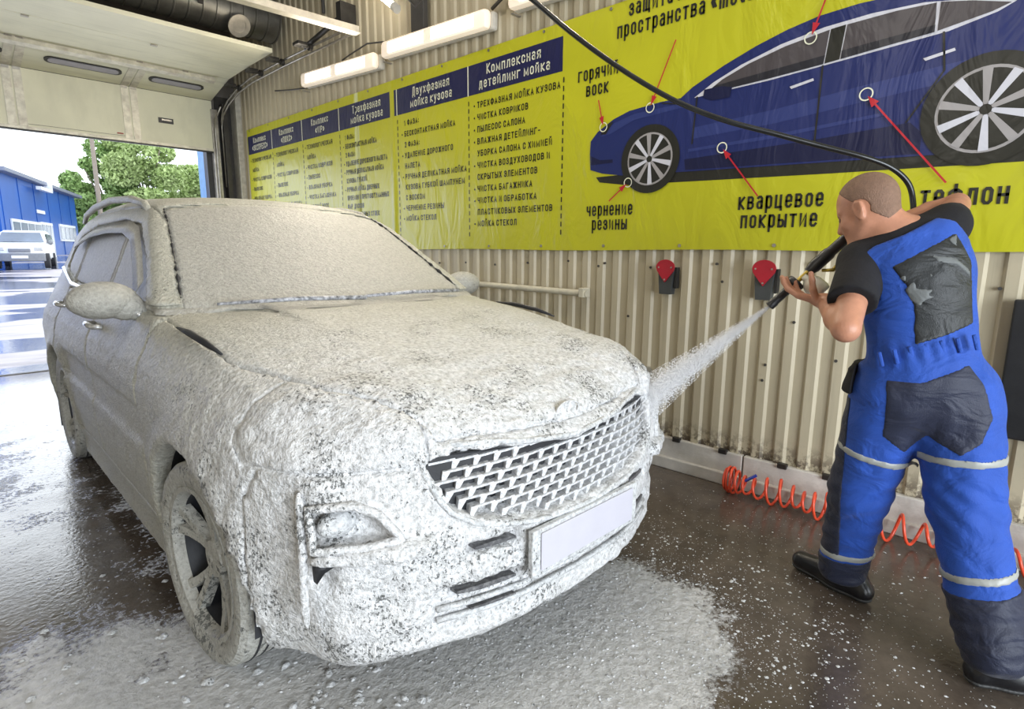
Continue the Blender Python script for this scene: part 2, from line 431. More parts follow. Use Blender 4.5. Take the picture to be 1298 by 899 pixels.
# profiled sheet wall: real ribs, period .125 m
mb = MB(); bm = mb.bm; ys = []; y = -4.3; per = .125
while y < 8.22:
    ys += [(y, 0), (y + .052, 0), (y + .066, .016), (y + .111, .016)]; y += per
prev = None
for yy, d in ys:
    a = bm.verts.new((WX - d, yy, .17)); b_ = bm.verts.new((WX - d, yy, 4.6))
    if prev: bm.faces.new((prev[0], a, b_, prev[1]))
    prev = (a, b_)
mb.build('wall_right', M['wall'], recalc=False); wall_right = struct(bpy.data.objects['wall_right'])
struct(MB().b2((WX + .02, -4.3, 0), (WX + .22, 8.3, 4.6)).build('wall_right_core', M['dark_wall']))
bpy.data.objects['wall_right_core'].name = 'wall_outer'
for i_, (a_, z_) in enumerate([(.62, 1.29), (.96, 1.31), (1.02, 1.0), (1.43, 1.20), (1.47, 1.30), (1.90, 1.27), (2.05, .95), (2.25, 1.29), (2.30, 1.27), (2.56, 1.30), (2.95, 1.28), (3.3, 1.26), (3.65, 1.27), (1.15, .75), (1.16, .66), (.55, .62), (.8, .82), (.2, 1.22), (4.0, 1.26)]):
    MB().cyl((WX - .022, a_, z_), (WX - .010, a_, z_), .008, .008, 8).build('screw_head', M['cable'], wall_right)
# skirt: two segments with a joint, and a lower ledge
sk = empty('baseboard_right', (0, 0, 0)); struct(sk)
for (a_, b_) in ((-4.3, 1.222), (1.230, 8.15)):
    MB().b2((WX - .035, a_, .06), (WX, b_, .20), .006).build('board', M['skirt'], sk)
    MB().b2((WX - .06, a_, 0), (WX, b_, .075), .006).build('ledge', M['skirt'], sk)
for a_ in (1.32, 1.62, .75, .25, -.2, 2.1, .98): MB().b2((WX - .05, a_, .185), (WX - .02, a_ + .05, .215), .004).build('clip', M['dark_steel'], sk)
# ceiling, far walls
struct(MB().b2((-4.2, -4.3, 4.6), (3.5, GY + .1, 4.75)).build('ceiling', M['ceiling']))
struct(MB().b2((-4.3, -4.3, 0), (-4.2, GY + .1, 4.6)).build('wall_left', M['wall']))
mb = MB(); mb.b2((-4.3, GY, 0), (-1.1, GY + .12, 4.6)); mb.b2((-1.1, GY, 3.15), (3.3, GY + .12, 4.6)); struct(mb.build('wall_back', M['dark_wall']))
mb = MB(); mb.b2((-4.3, -4.42, 0), (-1.7, -4.3, 4.6)); mb.b2((-1.7, -4.42, 3.4), (2.8, -4.3, 4.6)); mb.b2((2.8, -4.42, 0), (3.4, -4.3, 4.6)); struct(mb.build('wall_front', M['wall']))
# door jamb (dark channel) and blue outer reveal
jb = empty('trim_2'); struct(jb)
MB().b2((2.90, GY - .10, 0), (2.98, GY + .0, 3.12), .004).build('inner_channel', M['galv'], jb)
MB().b2((2.98, GY - .02, 0), (3.24, GY, 3.3)).build('recess_board', M['dark_steel'], jb)
MB().b2((2.84, GY + .0, 0), (2.92, GY + .12, 3.1)).build('rubber_seal', M['black_rubber'], jb)
MB().b2((3.03, GY - .14, 0), (3.09, GY - .02, 3.2), .004).build('spring_post', M['dark_steel'], jb)
MB().b2((3.17, GY - .20, 0), (3.24, GY - .02, 3.35), .004).build('corner_post', M['gate_metal'], jb)
MB().b2((2.86, GY + .14, 0), (3.02, GY + .40, 3.4)).build('outer_reveal', simple('pale_blue_reveal', (.22, .45, .85), .5), jb)
MB().tube([(2.93, GY - .12, z_) for z_ in (0, 1.0, 2.0, 2.85)] + [(2.935, GY - .16, 3.0), (2.95, GY - .30, 3.12)], .010, 8).build('rail_curve', M['galv'], jb, smooth='all')

# ---- sectional gate, raised: sections follow the track
gate = empty('door_1'); struct(gate)
GX0, GX1 = -1.0, 2.92
prof = [((8.12), 2.63), ((8.12), 3.22), ((7.50), 3.36), ((6.88), 3.385), ((6.30), 3.40)]
def on_sec(i, x, t, off=0.0):
    """point on section i (0 lowest) at fraction t, off towards the room"""
    (y0, z0), (y1, z1) = prof[i], prof[i + 1]; d = Vector((0, y1 - y0, z1 - z0)).normalized(); nrm = Vector((0, d.z * -1, d.y)); 
    nrm = Vector((0, -d.z, d.y))
    return Vector((x, y0 + (y1 - y0) * t, z0 + (z1 - z0) * t)) + nrm * off
def sec_box(mb, i, x0, x1, t0, t1, o0, o1):
    bm = mb.bm; vs = [bm.verts.new(on_sec(i, x, t, o)) for x in (x0, x1) for t in (t0, t1) for o in (o0, o1)]
    for f in ((0, 1, 3, 2), (4, 6, 7, 5), (0, 4, 5, 1), (2, 3, 7, 6), (0, 2, 6, 4), (1, 5, 7, 3)): bm.faces.new([vs[k] for k in f])
    return mb
mulx = [.98, 2.02]
for i in range(4):
    mb = MB(); sec_box(mb, i, GX0, GX1, .006, .994, -.04, 0); s_o = mb.build('gate_section', M['gate_panel'], gate)
    if i == 1:
        for (xa, xb) in ((-.85, -.25), (.12, .90), (1.22, 1.90), (2.16, 2.74)):
            mb = MB(); cx_ = (xa + xb) / 2; hw = (xb - xa) / 2
            for (hw_, ht, o_, nm, mt) in ((hw, .105, .010, 'window_frame', 'black_rubber'), (hw - .03, .078, .014, 'pane', 'tinted')):
                mb = MB(); pts = []
                for k in range(28):
                    a_ = 2 * math.pi * k / 28; cx2 = math.copysign(1, math.cos(a_)) * (hw_ - ht * .62) + math.cos(a_) * ht * .62
                    pts.append(on_sec(1, cx_ + cx2, .47 + math.sin(a_) * ht, .001))
                dn = on_sec(1, 0, 0, o_) - on_sec(1, 0, 0, 0)
                mb.poly(pts, dn); mb.build(nm, M[mt], s_o)
    for xm in mulx if i in (0, 1) else []:
        for dx in (-.045, .045):
            mb = MB(); sec_box(mb, i, xm + dx - .036, xm + dx + .036, .01, .99, .001, .007); mb.build('hinge_strip', M['gate_metal'], s_o)
    # hinges along the seam
    if i < 3:
        for xm in ([.935, 1.025, 1.975, 2.065] if i < 1 else [.92, 1.0, 2.0, 2.45] if i == 1 else [.98, 1.98]):
            mb = MB(); sec_box(mb, i, xm - .028, xm + .028, .95, 1.0, .002, .014); mb.build('hinge', M['galv'], s_o)
# reinforcing bar and lower edge seal, latch and handle slot
mb = MB(); sec_box(mb, 1, GX0, GX1 - .15, .86, .98, .004, .05); mb.build('stiffener_bar', M['gate_metal'], gate)
mb = MB(); sec_box(mb, 0, GX0, GX1, -.045, .005, -.03, .012); mb.build('bottom_rail', M['gate_metal'], gate)
mb = MB(); sec_box(mb, 0, GX0, GX1, -.075, -.045, -.03, .0); mb.build('bottom_seal', M['black_rubber'], gate)
mb = MB(); sec_box(mb, 0, 2.30, 2.46, .40, .50, .001, .012); h_ = mb.build('handle_slot', M['black_rubber'], gate)
mb = MB(); sec_box(mb, 0, 2.33, 2.44, .445, .475, .012, .02); mb.build('grip', M['galv'], h_)
for xa, xb in ((1.03, 1.96),):
    mb = MB(); sec_box(mb, 0, xa, xb, .05, .055, .0, .004); mb.build('panel_seam', M['dark_steel'], gate)
    mb = MB(); sec_box(mb, 0, xb - .004, xb, .05, .97, .0, .004); mb.build('panel_seam', M['dark_steel'], gate)
mb = MB(); sec_box(mb, 0, 1.86, 1.92, .08, .10, .0, .012); mb.build('red_bolt', simple('rusty_bolt', (.3, .03, .02), .5), gate)
# track, rollers
tr = empty('gate_track', (3.08, 5.2, 3.3), 0, 'galvanised overhead gate track with rollers along the ribbed wall', 'track')
tpts = [(3.02, 8.10, 2.2), (3.02, 8.10, 2.95), (3.03, 8.05, 3.08), (3.05, 7.90, 3.19), (3.06, 7.6, 3.28), (3.07, 7.2, 3.33), (3.08, 6.4, 3.35), (3.10, 5.0, 3.36)]
def loc(o, e): o.location = Vector(o.location) - Vector(e.location); return o
for dz in (-.03, .03):
    loc(MB().tube([(x, y, z + dz) for x, y, z in tpts], .011, 8).build('rail', M['galv'], tr, smooth='all'), tr)
for (y_, z_) in ((7.55, 3.30), (6.92, 3.345), (6.38, 3.35), (5.75, 3.36)):
    mb = MB(); mb.b2((2.90, y_ - .06, z_ - .01), (3.0, y_ + .06, z_ + .02), .003); mb.cyl((2.96, y_, z_), (3.08, y_, z_), .018, n=10); mb.cyl((3.04, y_, z_), (3.07, y_, z_), .035, n=16)
    loc(mb.build('roller', M['dark_steel'], tr), tr)
mb = MB(); mb.cyl((3.08, 5.9, 3.40), (3.10, 5.2, 3.52), .025); mb.b2((3.04, 5.12, 3.44), (3.2, 5.2, 3.62)); loc(mb.build('damper', M['dark_steel'], tr), tr)
# cross rail in front of the gate
cr = MB(); cr.b2((-.6, -.02, -.03), (3.02, .02, .03), .004); cr.b2((-.6, -.045, -.035), (3.02, .045, -.028))
tag(cr.build('ceiling_rail', M['pale_metal'], loc=(0, 4.98, 3.28)), 'long pale metal rail crossing overhead in front of the raised gate', 'rail').rotation_euler = (0, 0, R(-3.5))
# ventilation duct
du = empty('ventilation_duct', (0, 6.75, 3.86), 0, 'dark galvanised spiral ventilation duct above the raised gate', 'duct')
pr = []; x = -1.0
while x < 3.1:
    pr += [(.215, x), (.215, x + .105), (.224, x + .11), (.224, x + .122), (.215, x + .127)]; x += .13
MB().lathe(pr + [(.02, x), (.02, -1.0)], (0, 0, 0), (1, 0, 0), 36).build('duct_tube', M['duct'], du, smooth=True)
mb = MB(); mb.lathe([(.085, 0), (.085, .05), (.115, .05), (.115, .062), (.07, .062), (.07, 0)], (2.70, -.14, -.16), (0.1, -.75, -.60), 32); mb.build('outlet_collar', M['pale_metal'], du, smooth=True)
MB().cyl((2.70, -.15, -.17), (2.702, -.175, -.19), .075, n=28).build('outlet_cap', M['pale_metal'], du)
for x in (.6, 2.3): MB().b2((x, -.235, -.1), (x + .05, -.222, .75)).build('hanger_strap', M['dark_steel'], du)
# hanging conduits on the dark wall
tag(MB().cyl((0, 0, 0), (0, 0, 1.0), .018, n=8).build('conduit', M['cable'], loc=(3.22, 5.75, 3.72)), 'thin dark conduit running up the ribbed wall above the gate track', 'pipe')
tag(MB().b2((0, 0, 0), (.05, .17, .28), .006).build('junction_box', M['cable'], loc=(3.18, 4.08, 3.17)), 'dark box on the wall above the middle strip lamp', 'box')

# strip lamps on the wall
def strip_lamp(y0, y1, z0, z1, label):
    L = empty('strip_lamp', (WX - .02, (y0 + y1) / 2, (z0 + z1) / 2), 0, label, 'lamp', 'strip lamps above the banner')
    hy = abs(y1 - y0) / 2; slope = (z1 - z0) / 2
    rot = Matrix.Rotation(math.atan2(z1 - z0, y1 - y0), 3, 'X')
    MB().box((-.03, 0, 0), (.06, 2 * hy, .13), rot, .02).build('housing', M['lamp_body'], L)
    MB().box((-.095, 0, 0), (.08, 2 * hy - .02, .14), rot, .035).build('diffuser', M['diffuser'], L, smooth=True)
    for s_ in (-1, 1):
        MB().box(tuple(rot @ Vector((-.130, s_ * hy * .44, 0))), (.014, hy * .74, .085), rot, .006).build('tube_glow', M['tube_glow'], L, smooth=True)
    for s_ in (-1, 1): MB().b2((-.13, s_ * (hy - .06) - .012, -.075), (-.05, s_ * (hy - .06) + .012, -.068)).build('clasp', M['galv'], L)
    l = bpy.data.lights.new('strip_lamp_light', 'AREA'); l.shape = 'RECTANGLE'; l.size = .12; l.size_y = 2 * hy; l.energy = 26; l.color = (1, .90, .74)
    o = bpy.data.objects.new('strip_lamp_light', l); COL.objects.link(o); o.parent = L; o.location = (-.16, 0, -.02); o.rotation_euler = (0, R(72), 0)
    return L
strip_lamp(6.12, 4.72, 3.13, 3.05, 'shortest-looking strip lamp of the three, nearest the gate track')
strip_lamp(4.62, 3.26, 3.10, 3.03, 'strip lamp in the middle of the row above the yellow banner')
strip_lamp(3.06, 1.70, 3.09, 3.02, 'strip lamp cut by the photo top edge, behind the black hose')
tl = empty('tube_lamp', (3.18, 4.35, 3.36), 0, 'bare tube lamp slanting up the wall above the strip lamps', 'lamp')
MB().cyl((-.06, .02, 0.02), (-.10, .62, .46), .028, n=14).build('tube', M['tube_glow'], tl, smooth=True)
MB().cyl((-.06, .0, 0.0), (-.063, .05, .04), .034, n=14).build('end_cap', M['lamp_body'], tl, smooth=True)
MB().cyl((-.03, .02, .03), (-.07, .62, .48), .02, n=8).build('bracket', M['lamp_body'], tl)
def cable(pts, label, r=.008):
    P0 = Vector(pts[0]); tag(MB().tube([Vector(p) - P0 for p in pts], r, 6).build('power_cable', M['cable'], loc=P0, smooth='all'), label, 'cable')
cable([(3.13, 4.35, 3.52), (3.12, 4.1, 3.32), (3.13, 3.98, 3.38), (3.13, 3.95, 3.6)], 'short dark cable curling beside the bare tube lamp')
cable([(3.2, 4.67, 3.10), (3.19, 4.67, 3.2), (3.2, 4.95, 3.25), (3.2, 5.25, 3.22), (3.2, 5.4, 3.20)], 'dark cable looping above the strip lamp nearest the gate track')
cable([(3.21, 4.70, 3.14), (3.2, 4.67, 3.15), (3.21, 4.64, 3.14)], 'short cable joining the first and the middle strip lamps', .014)
cable([(3.21, 3.30, 3.12), (3.2, 3.18, 3.16), (3.21, 3.04, 3.13)], 'short cable joining the middle and the last strip lamps', .014)
cable([(3.22, 6.1, 3.08), (3.2, 6.5, 3.12), (3.2, 6.9, 3.18)], 'thin cable from the first strip lamp towards the gate corner')

# holders, rail, valve, mat
def holder(y, z, sc_, label):
    h = empty('wall_holder', (WX - .016, y, z), 0, label, 'holder', 'red and grey holders on the wall')
    mb = MB(); s = sc_
    # grey pocket
    mb.poly([(-.004, .05 * s, 0), (-.004, -.05 * s, 0), (-.004, -.036 * s, -.155 * s), (-.004, .036 * s, -.155 * s)], (-.05, 0, 0)); mb.build('pocket', M['grey_plastic'], h)
    mb = MB(); pts = [(-.055, math.cos(t) * .058 * s, .0 + math.sin(t) * .045 * s) for t in np.linspace(0, math.pi, 14)] + [(-.055, -.052 * s, -.02 * s), (-.055, 0, -.085 * s), (-.055, .052 * s, -.02 * s)]
    mb.poly(pts, (-.010, 0, 0)); mb.build('red_cover', M['red_plastic'], h)
    mb = MB(); mb.b2((-.04, -.062 * s, -.12 * s), (-.002, -.050 * s, -.0)); mb.build('side_bracket', M['black_rubber'], h)
    for p in ((.04, .0), (-.04, .0), (0, -.07)): MB().cyl((-.064, p[0] * s, p[1] * s), (-.069, p[0] * s, p[1] * s), .005, n=8).build('rivet', M['steel'], h)
holder(1.765, 1.275, 1.05, 'red and grey holder on the wall farther from the worker')
holder(1.178, 1.28, 1.08, 'red and grey holder on the wall just behind the spray lance')
gr = empty('wall_rail', (3.2, 2.36, 1.085), 0, 'cream painted horizontal rail on the wall beyond the car hood', 'rail')
MB().cyl((0, 0, -.003), (0, 1.9, .03), .022, n=14).build('rail_tube', M['white_pipe'], gr, smooth=True)
for y in (.03, 1.15): MB().b2((-.03, y - .02, -.03), (.05, y + .02, .035), .004).build('bracket', M['white_pipe'], gr)
vl = empty('wall_valve', (3.2, 1.88, .605), 0, 'round grey tap fitting with a thin pipe on the ribbed wall', 'valve')
MB().cyl((-.035, 0, 0), (.03, 0, 0), .035, n=20).build('valve_cap', M['steel'], vl, smooth=True)
MB().tube([(0, .03, .0), (0, .12, .004), (0, .42, .005)], .010, 8).build('pipe', M['cable'], vl, smooth='all')
mb = MB(); mb.b2((-.02, .11, -.012), (.01, .15, .02)); mb.cyl((-.0, .13, .01), (-.0, .16, .07), .006, n=8); mb.build('tap_handle', M['steel'], vl)
tag(MB().b2((-.02, -.62, 0), (.012, .02, .60), .008).build('rubber_mat', M['black_rubber'], loc=(WX - .045, .125, .58)), 'black rubber mat hanging on the wall behind the worker', 'mat')

# coiled air hose along the skirt
ch_ = empty('coiled_hose', (3.115, .6, .06), 0, 'orange-red coiled air hose lying along the foot of the wall', 'hose')
pts = []; T = 0.0
def coil_y(s): return 1.27 - 1.75 * s ** 1.15
N_ = 900; turns = 25
for i in range(N_):
    s = i / (N_ - 1); a = 2 * math.pi * turns * (s ** .78); r_ = .060
    y = coil_y(s) + .02 * math.sin(s * 19); wob = .014 * math.sin(s * 31 + 1)
    pts.append((math.cos(a) * r_ * .9 + wob, y - .6, r_ + .005 + math.sin(a) * r_ * (1 + .25 * math.sin(s * 40)) - .045))
MB().tube(pts, .0075, 6).build('coil', M['coil_red'], ch_, smooth='all')
MB().cyl((-.03, .55, .05), (.0, .5, .09), .009, n=8).build('blue_joint', M['blue_joint'], ch_)
# ================================================================== advertising banner
BX = 3.225                     # face of the banner
BAN = empty('banner', (BX, 3.1, 1.38), 0, 'long yellow car-wash banner with dark blue headings and a printed car', 'banner')
def bl(y, z, lay=1): return Vector((-.0012 * lay, y - 3.1, z - 1.38))
# cloth with real folds
mb = MB(); bm = mb.bm; ys = np.concatenate([np.arange(-1.8, 4.3, .10), np.arange(4.3, 5.2, .02), np.arange(5.2, 7.86, .08)]); zs = np.linspace(1.378, 2.872, 24)
def fold(y, z):
    lo = max(0, 1 - (z - 1.38) / 1.2)
    d = .016 * math.exp(-((y - 4.62) / .028) ** 2) * (.25 + .75 * lo) 
    d += .010 * math.exp(-(((y - 5.1) + (z - 1.75) * .75) / .03) ** 2) * math.exp(-((z - 1.75) / .22) ** 2)
    return d
grid = [[bm.verts.new((-fold(y, z), y - 3.1, z - 1.38 - .004 * math.sin(y * 3.1) * (1 if z < 1.4 else 0))) for z in zs] for y in ys]
for i in range(len(ys) - 1):
    for j in range(len(zs) - 1): bm.faces.new((grid[i][j], grid[i][j + 1], grid[i + 1][j + 1], grid[i + 1][j]))
o = mb.build('cloth', M['banner'], BAN, smooth='all')
def flat(pts, mat, lay, name):
    mb = MB(); f = mb.bm.faces.new([mb.bm.verts.new(bl(y, z, lay)) for y, z in pts]); f.normal_update()
    if f.normal.x > 0: f.normal_flip()
    return mb.build(name, M[mat], BAN, recalc=False)
def conform(o):
    for v in o.data.vertices:
        y = v.co.y + 3.1; z = v.co.z + 1.38; v.co.x -= fold(y, z)
# condensed sans lettering: glyphs as centre-line strokes in a unit box, (width, strokes)
_R = '0,.16 0,.84 .3,1 .7,1 1,.84 1,.16 .7,0 .3,0 0,.16'
_C = '1,.72 1,.84 .7,1 .3,1 0,.84 0,.16 .3,0 .7,0 1,.16 1,.28'
GL_ = {
 'А': (1, '0,0 .5,1 1,0', '.2,.3 .8,.3'), 'Б': (1, '.9,1 0,1 0,0 .7,0 1,.14 1,.42 .7,.56 0,.56'), 'В': (1, '0,0 0,1 .65,1 .92,.88 .92,.66 .65,.53 0,.53', '.65,.53 1,.4 1,.14 .7,0 0,0'),
 'Г': (.9, '0,0 0,1 1,1'), 'Д': (1.1, '0,-.22 0,0 1,0 1,-.22', '.15,0 .28,1 .86,1 .86,0'), 'Е': (.9, '1,1 0,1 0,0 1,0', '0,.52 .85,.52'), 'Ж': (1.5, '.5,0 .5,1', '0,1 .42,.5 0,0', '1,1 .58,.5 1,0'),
 'З': (.95, '0,.76 0,.86 .3,1 .7,1 .95,.86 .95,.66 .65,.53 .35,.53', '.65,.53 1,.4 1,.14 .7,0 .3,0 0,.14 0,.24'), 'И': (1, '0,1 0,0 1,1 1,0'), 'Й': (1, '0,1 0,0 1,1 1,0', '.25,1.3 .5,1.2 .75,1.3'),
 'К': (1, '0,0 0,1', '1,1 .1,.5 1,0'), 'Л': (1.05, '0,0 .14,.06 .26,1 1,1 1,0'), 'М': (1.35, '0,0 0,1 .5,.12 1,1 1,0'), 'Н': (1, '0,0 0,1', '1,0 1,1', '0,.52 1,.52'), 'О': (1, _R), 'П': (1, '0,0 0,1 1,1 1,0'),
 'Р': (.95, '0,0 0,1 .7,1 1,.87 1,.58 .7,.45 0,.45'), 'С': (.95, _C), 'Т': (.95, '0,1 1,1', '.5,1 .5,0'), 'У': (1, '0,1 .52,.4', '1,1 .4,0 .12,0'), 'Ф': (1.35, '.5,-.05 .5,1.08', '0,.34 0,.72 .2,.88 .8,.88 1,.72 1,.34 .8,.18 .2,.18 0,.34'),
 'Х': (1, '0,0 1,1', '0,1 1,0'), 'Ц': (1.1, '0,1 0,0 1,0 1,-.22', '.88,0 .88,1'), 'Ч': (.95, '0,1 0,.56 .25,.44 1,.44', '1,1 1,0'), 'Ш': (1.5, '0,1 0,0 1,0 1,1', '.5,0 .5,1'), 'Щ': (1.55, '0,1 0,0 1,0 1,-.22', '.46,0 .46,1', '.92,0 .92,1'),
 'Ы': (1.4, '0,1 0,0 .45,0 .64,.14 .64,.42 .45,.56 0,.56', '1,0 1,1'), 'Ь': (.95, '0,1 0,0 .7,0 1,.14 1,.42 .7,.56 0,.56'), 'Э': (.95, '0,.72 0,.84 .3,1 .7,1 1,.84 1,.16 .7,0 .3,0 0,.16 0,.28', '.3,.52 1,.52'),
 'Ю': (1.5, '0,0 0,1', '0,.52 .35,.52', '.35,.16 .35,.84 .55,1 .8,1 1,.84 1,.16 .8,0 .55,0 .35,.16'), 'Я': (1, '1,0 1,1 .3,1 0,.87 0,.6 .3,.47 1,.47', '.45,.47 0,0'),
 'V': (1, '0,1 .5,0 1,1'), 'I': (.1, '.5,0 .5,1'), 'P': (.95, '0,0 0,1 .7,1 1,.87 1,.58 .7,.45 0,.45'), '1': (.6, '0,.78 .7,1 .7,0'), '2': (.9, '0,.78 0,.86 .3,1 .7,1 1,.86 1,.66 0,0 1,0'), ':': (.12, '.5,.1 .5,.16', '.5,.6 .5,.66'), '-': (.6, '0,.48 1,.48'),
 '«': (.9, '.45,.8 0,.5 .45,.2', '1,.8 .55,.5 1,.2'), '»': (.9, '0,.8 .45,.5 0,.2', '.55,.8 1,.5 .55,.2'),
 'а': (.9, '.1,.9 .3,1 .7,1 1,.85 1,0', '1,.56 .3,.56 0,.44 0,.14 .3,0 .7,0 1,.14'), 'б': (.95, _R, '0,.5 0,1.05 .3,1.3 .95,1.4'), 'е': (.95, '0,.5 1,.5 1,.84 .7,1 .3,1 0,.84 0,.16 .3,0 .7,0 1,.16'), 'р': (.95, '0,-.38 0,1', _R), 'у': (.95, '0,1 .5,.05', '1,1 .4,-.38 .05,-.38'),
 'ф': (1.5, '.5,-.38 .5,1.35', _R), 'm': (1.5, '0,0 0,1 .85,1 1,.86 1,0', '.5,1 .5,0'), 'o': (.95, _R), 't': (.7, '.4,1.3 .4,.12 .6,0 1,0', '0,1 1,1'), 'r': (.7, '0,0 0,1', '0,.75 .4,1 1,1'), 'c': (.9, _C), 'a': (.9, '.1,.9 .3,1 .7,1 1,.85 1,0', '1,.56 .3,.56 0,.44 0,.14 .3,0 .7,0 1,.14')}
GP_ = {k: (v[0], [[tuple(map(float, q.split(','))) for q in st_.split()] for st_ in v[1:]]) for k, v in GL_.items()}
def text(s, y, z, size, mat, lay=3, align='LEFT', sx=.62, bold=0.0, name='lettering', wt=.135):
    """size: cap height = .72 size"""
    cap = size * .74; t = cap * wt; gw = cap * .40 * sx / .62; gap = cap * .20 * sx / .62
    V = []; Fq = []; pen = 0.0
    for ch_ in s:
        if ch_ == ' ': pen += gw * .75; continue
        low = ch_ not in GP_ or ch_ in 'абеурфmotrca' and ch_ in GP_
        g = GP_.get(ch_) or GP_.get(ch_.upper())
        if g is None: pen += gw; continue
        is_low = ch_.islower(); hh_ = cap * (.76 if is_low else 1.0) - t; w_ = gw * g[0] * (.94 if is_low else 1.0)
        for st_ in g[1]:
            pts = [(pen + t / 2 + a * w_, t / 2 + b_ * hh_) for a, b_ in st_]; n = len(pts); closed = st_[0] == st_[-1] and n > 3
            L_ = []; Rr = []
            for i in range(n):
                p = Vector(pts[i]); a = Vector(pts[i - 1]) if i else (Vector(pts[-2]) if closed else None); c = Vector(pts[i + 1]) if i < n - 1 else (Vector(pts[1]) if closed else None)
                d0 = (p - a).normalized() if a is not None else (c - p).normalized(); d1 = (c - p).normalized() if c is not None else d0
                if a is None: p = p - d1 * t * .5
                if c is None: p = p + d0 * t * .5
                m = Vector((-(d0.y + d1.y), d0.x + d1.x)); m = m.normalized() if m.length > 1e-4 else Vector((-d0.y, d0.x))
                k = min(1.6, 1 / max(.35, m.dot(Vector((-d0.y, d0.x))))); L_.append(p + m * t * .5 * k); Rr.append(p - m * t * .5 * k)
            b0 = len(V); V += [q for pr in zip(L_, Rr) for q in pr]
            Fq += [(b0 + 2 * i, b0 + 2 * i + 1, b0 + 2 * i + 3, b0 + 2 * i + 2) for i in range(n - 1)]
        pen += w_ + t + gap
    tot = pen - gap; off = {'LEFT': 0, 'CENTER': -tot / 2}[align]
    W_ = [tuple(bl(y - (q.x + off), z + q.y, lay)) for q in V]
    o = mesh_np(name, W_, Fq, M[mat], BAN, False); conform(o); return o
# column headings
cols = [7.82, 7.12, 6.35, 5.55, 4.54, 3.58, 2.62]
HB, HT = 2.565, 2.785
heads = [('Комплекс', '«ЭКСПРЕСС»'), ('Комплекс', '«ЛЮКС»'), ('Комплекс', '«VIP»'), ('Трехфазная', 'мойка кузова'), ('Двухфазная', 'мойка кузова'), ('Комплексная', 'детейлинг мойка')]
lists = [
 ['* ТЕХНОЛОГИЧЕСКАЯ', '  МОЙКА', '* ЧИСТКА КОВРИКОВ', '* ПЫЛЕСОС', '* ВЛАЖНАЯ УБОРКА'],
 ['* ТЕХНОЛОГИЧЕСКАЯ', '  МОЙКА', '* ЧИСТКА КОВРИКОВ', '* ПЫЛЕСОС', '* ВЛАЖНАЯ УБОРКА', '* ЧИСТКА БАГАЖНИКА', '* ЧЕРНЕНИЕ РЕЗИНЫ'],
 ['* ТЕХНОЛОГИЧЕСКАЯ', '  МОЙКА', '* ЧИСТКА КОВРИКОВ', '* ПЫЛЕСОС', '* ВЛАЖНАЯ УБОРКА', '* ЧИСТКА БАГАЖНИКА', '* ГОРЯЧИЙ ВОСК', '* МОЙКА СТЕКОЛ'],
 ['  1 ФАЗА:', '* БЕСКОНТАКТНАЯ МОЙКА', '  2 ФАЗА:', '* УДАЛЕНИЕ ДОРОЖНОГО НАЛЕТА', '* РУЧНАЯ ДЕЛИКАТНАЯ МОЙКА', '  КУЗОВА ГУБКОЙ', '* РУЧНАЯ МОЙКА ДВЕРНЫХ', '  ПРОЕМОВ И ПРОТИВОТУМАННЫХ', '  ФАР, ДИСКОВ', '* ЧИСТКА ДВЕРНЫХ СТОЕК', '  СЖАТЫМ ВОЗДУХОМ', '* МОЙКА СТЕКОЛ'],
 ['  1 ФАЗА:', '* БЕСКОНТАКТНАЯ МОЙКА', '  2 ФАЗА:', '* УДАЛЕНИЕ ДОРОЖНОГО', '  НАЛЕТА', '* РУЧНАЯ ДЕЛИКАТНАЯ МОЙКА', '  КУЗОВА ГУБКОЙ ШАМПУНЕМ', '  С ВОСКОМ', '* ЧЕРНЕНИЕ РЕЗИНЫ', '* МОЙКА СТЕКОЛ'],
 ['* ТРЕХФАЗНАЯ МОЙКА КУЗОВА', '* ЧИСТКА КОВРИКОВ', '* ПЫЛЕСОС САЛОНА', '* ВЛАЖНАЯ ДЕТЕЙЛИНГ-', '  УБОРКА САЛОНА С ХИМИЕЙ', '* ЧИСТКА ВОЗДУХОВОДОВ И', '  СКРЫТЫХ ЭЛЕМЕНТОВ', '* ЧИСТКА БАГАЖНИКА', '* ЧИСТКА И ОБРАБОТКА', '  ПЛАСТИКОВЫХ ЭЛЕМЕНТОВ', '* МОЙКА СТЕКОЛ']]
pitch = [.117, .117, .107, .0845, .092, .090]
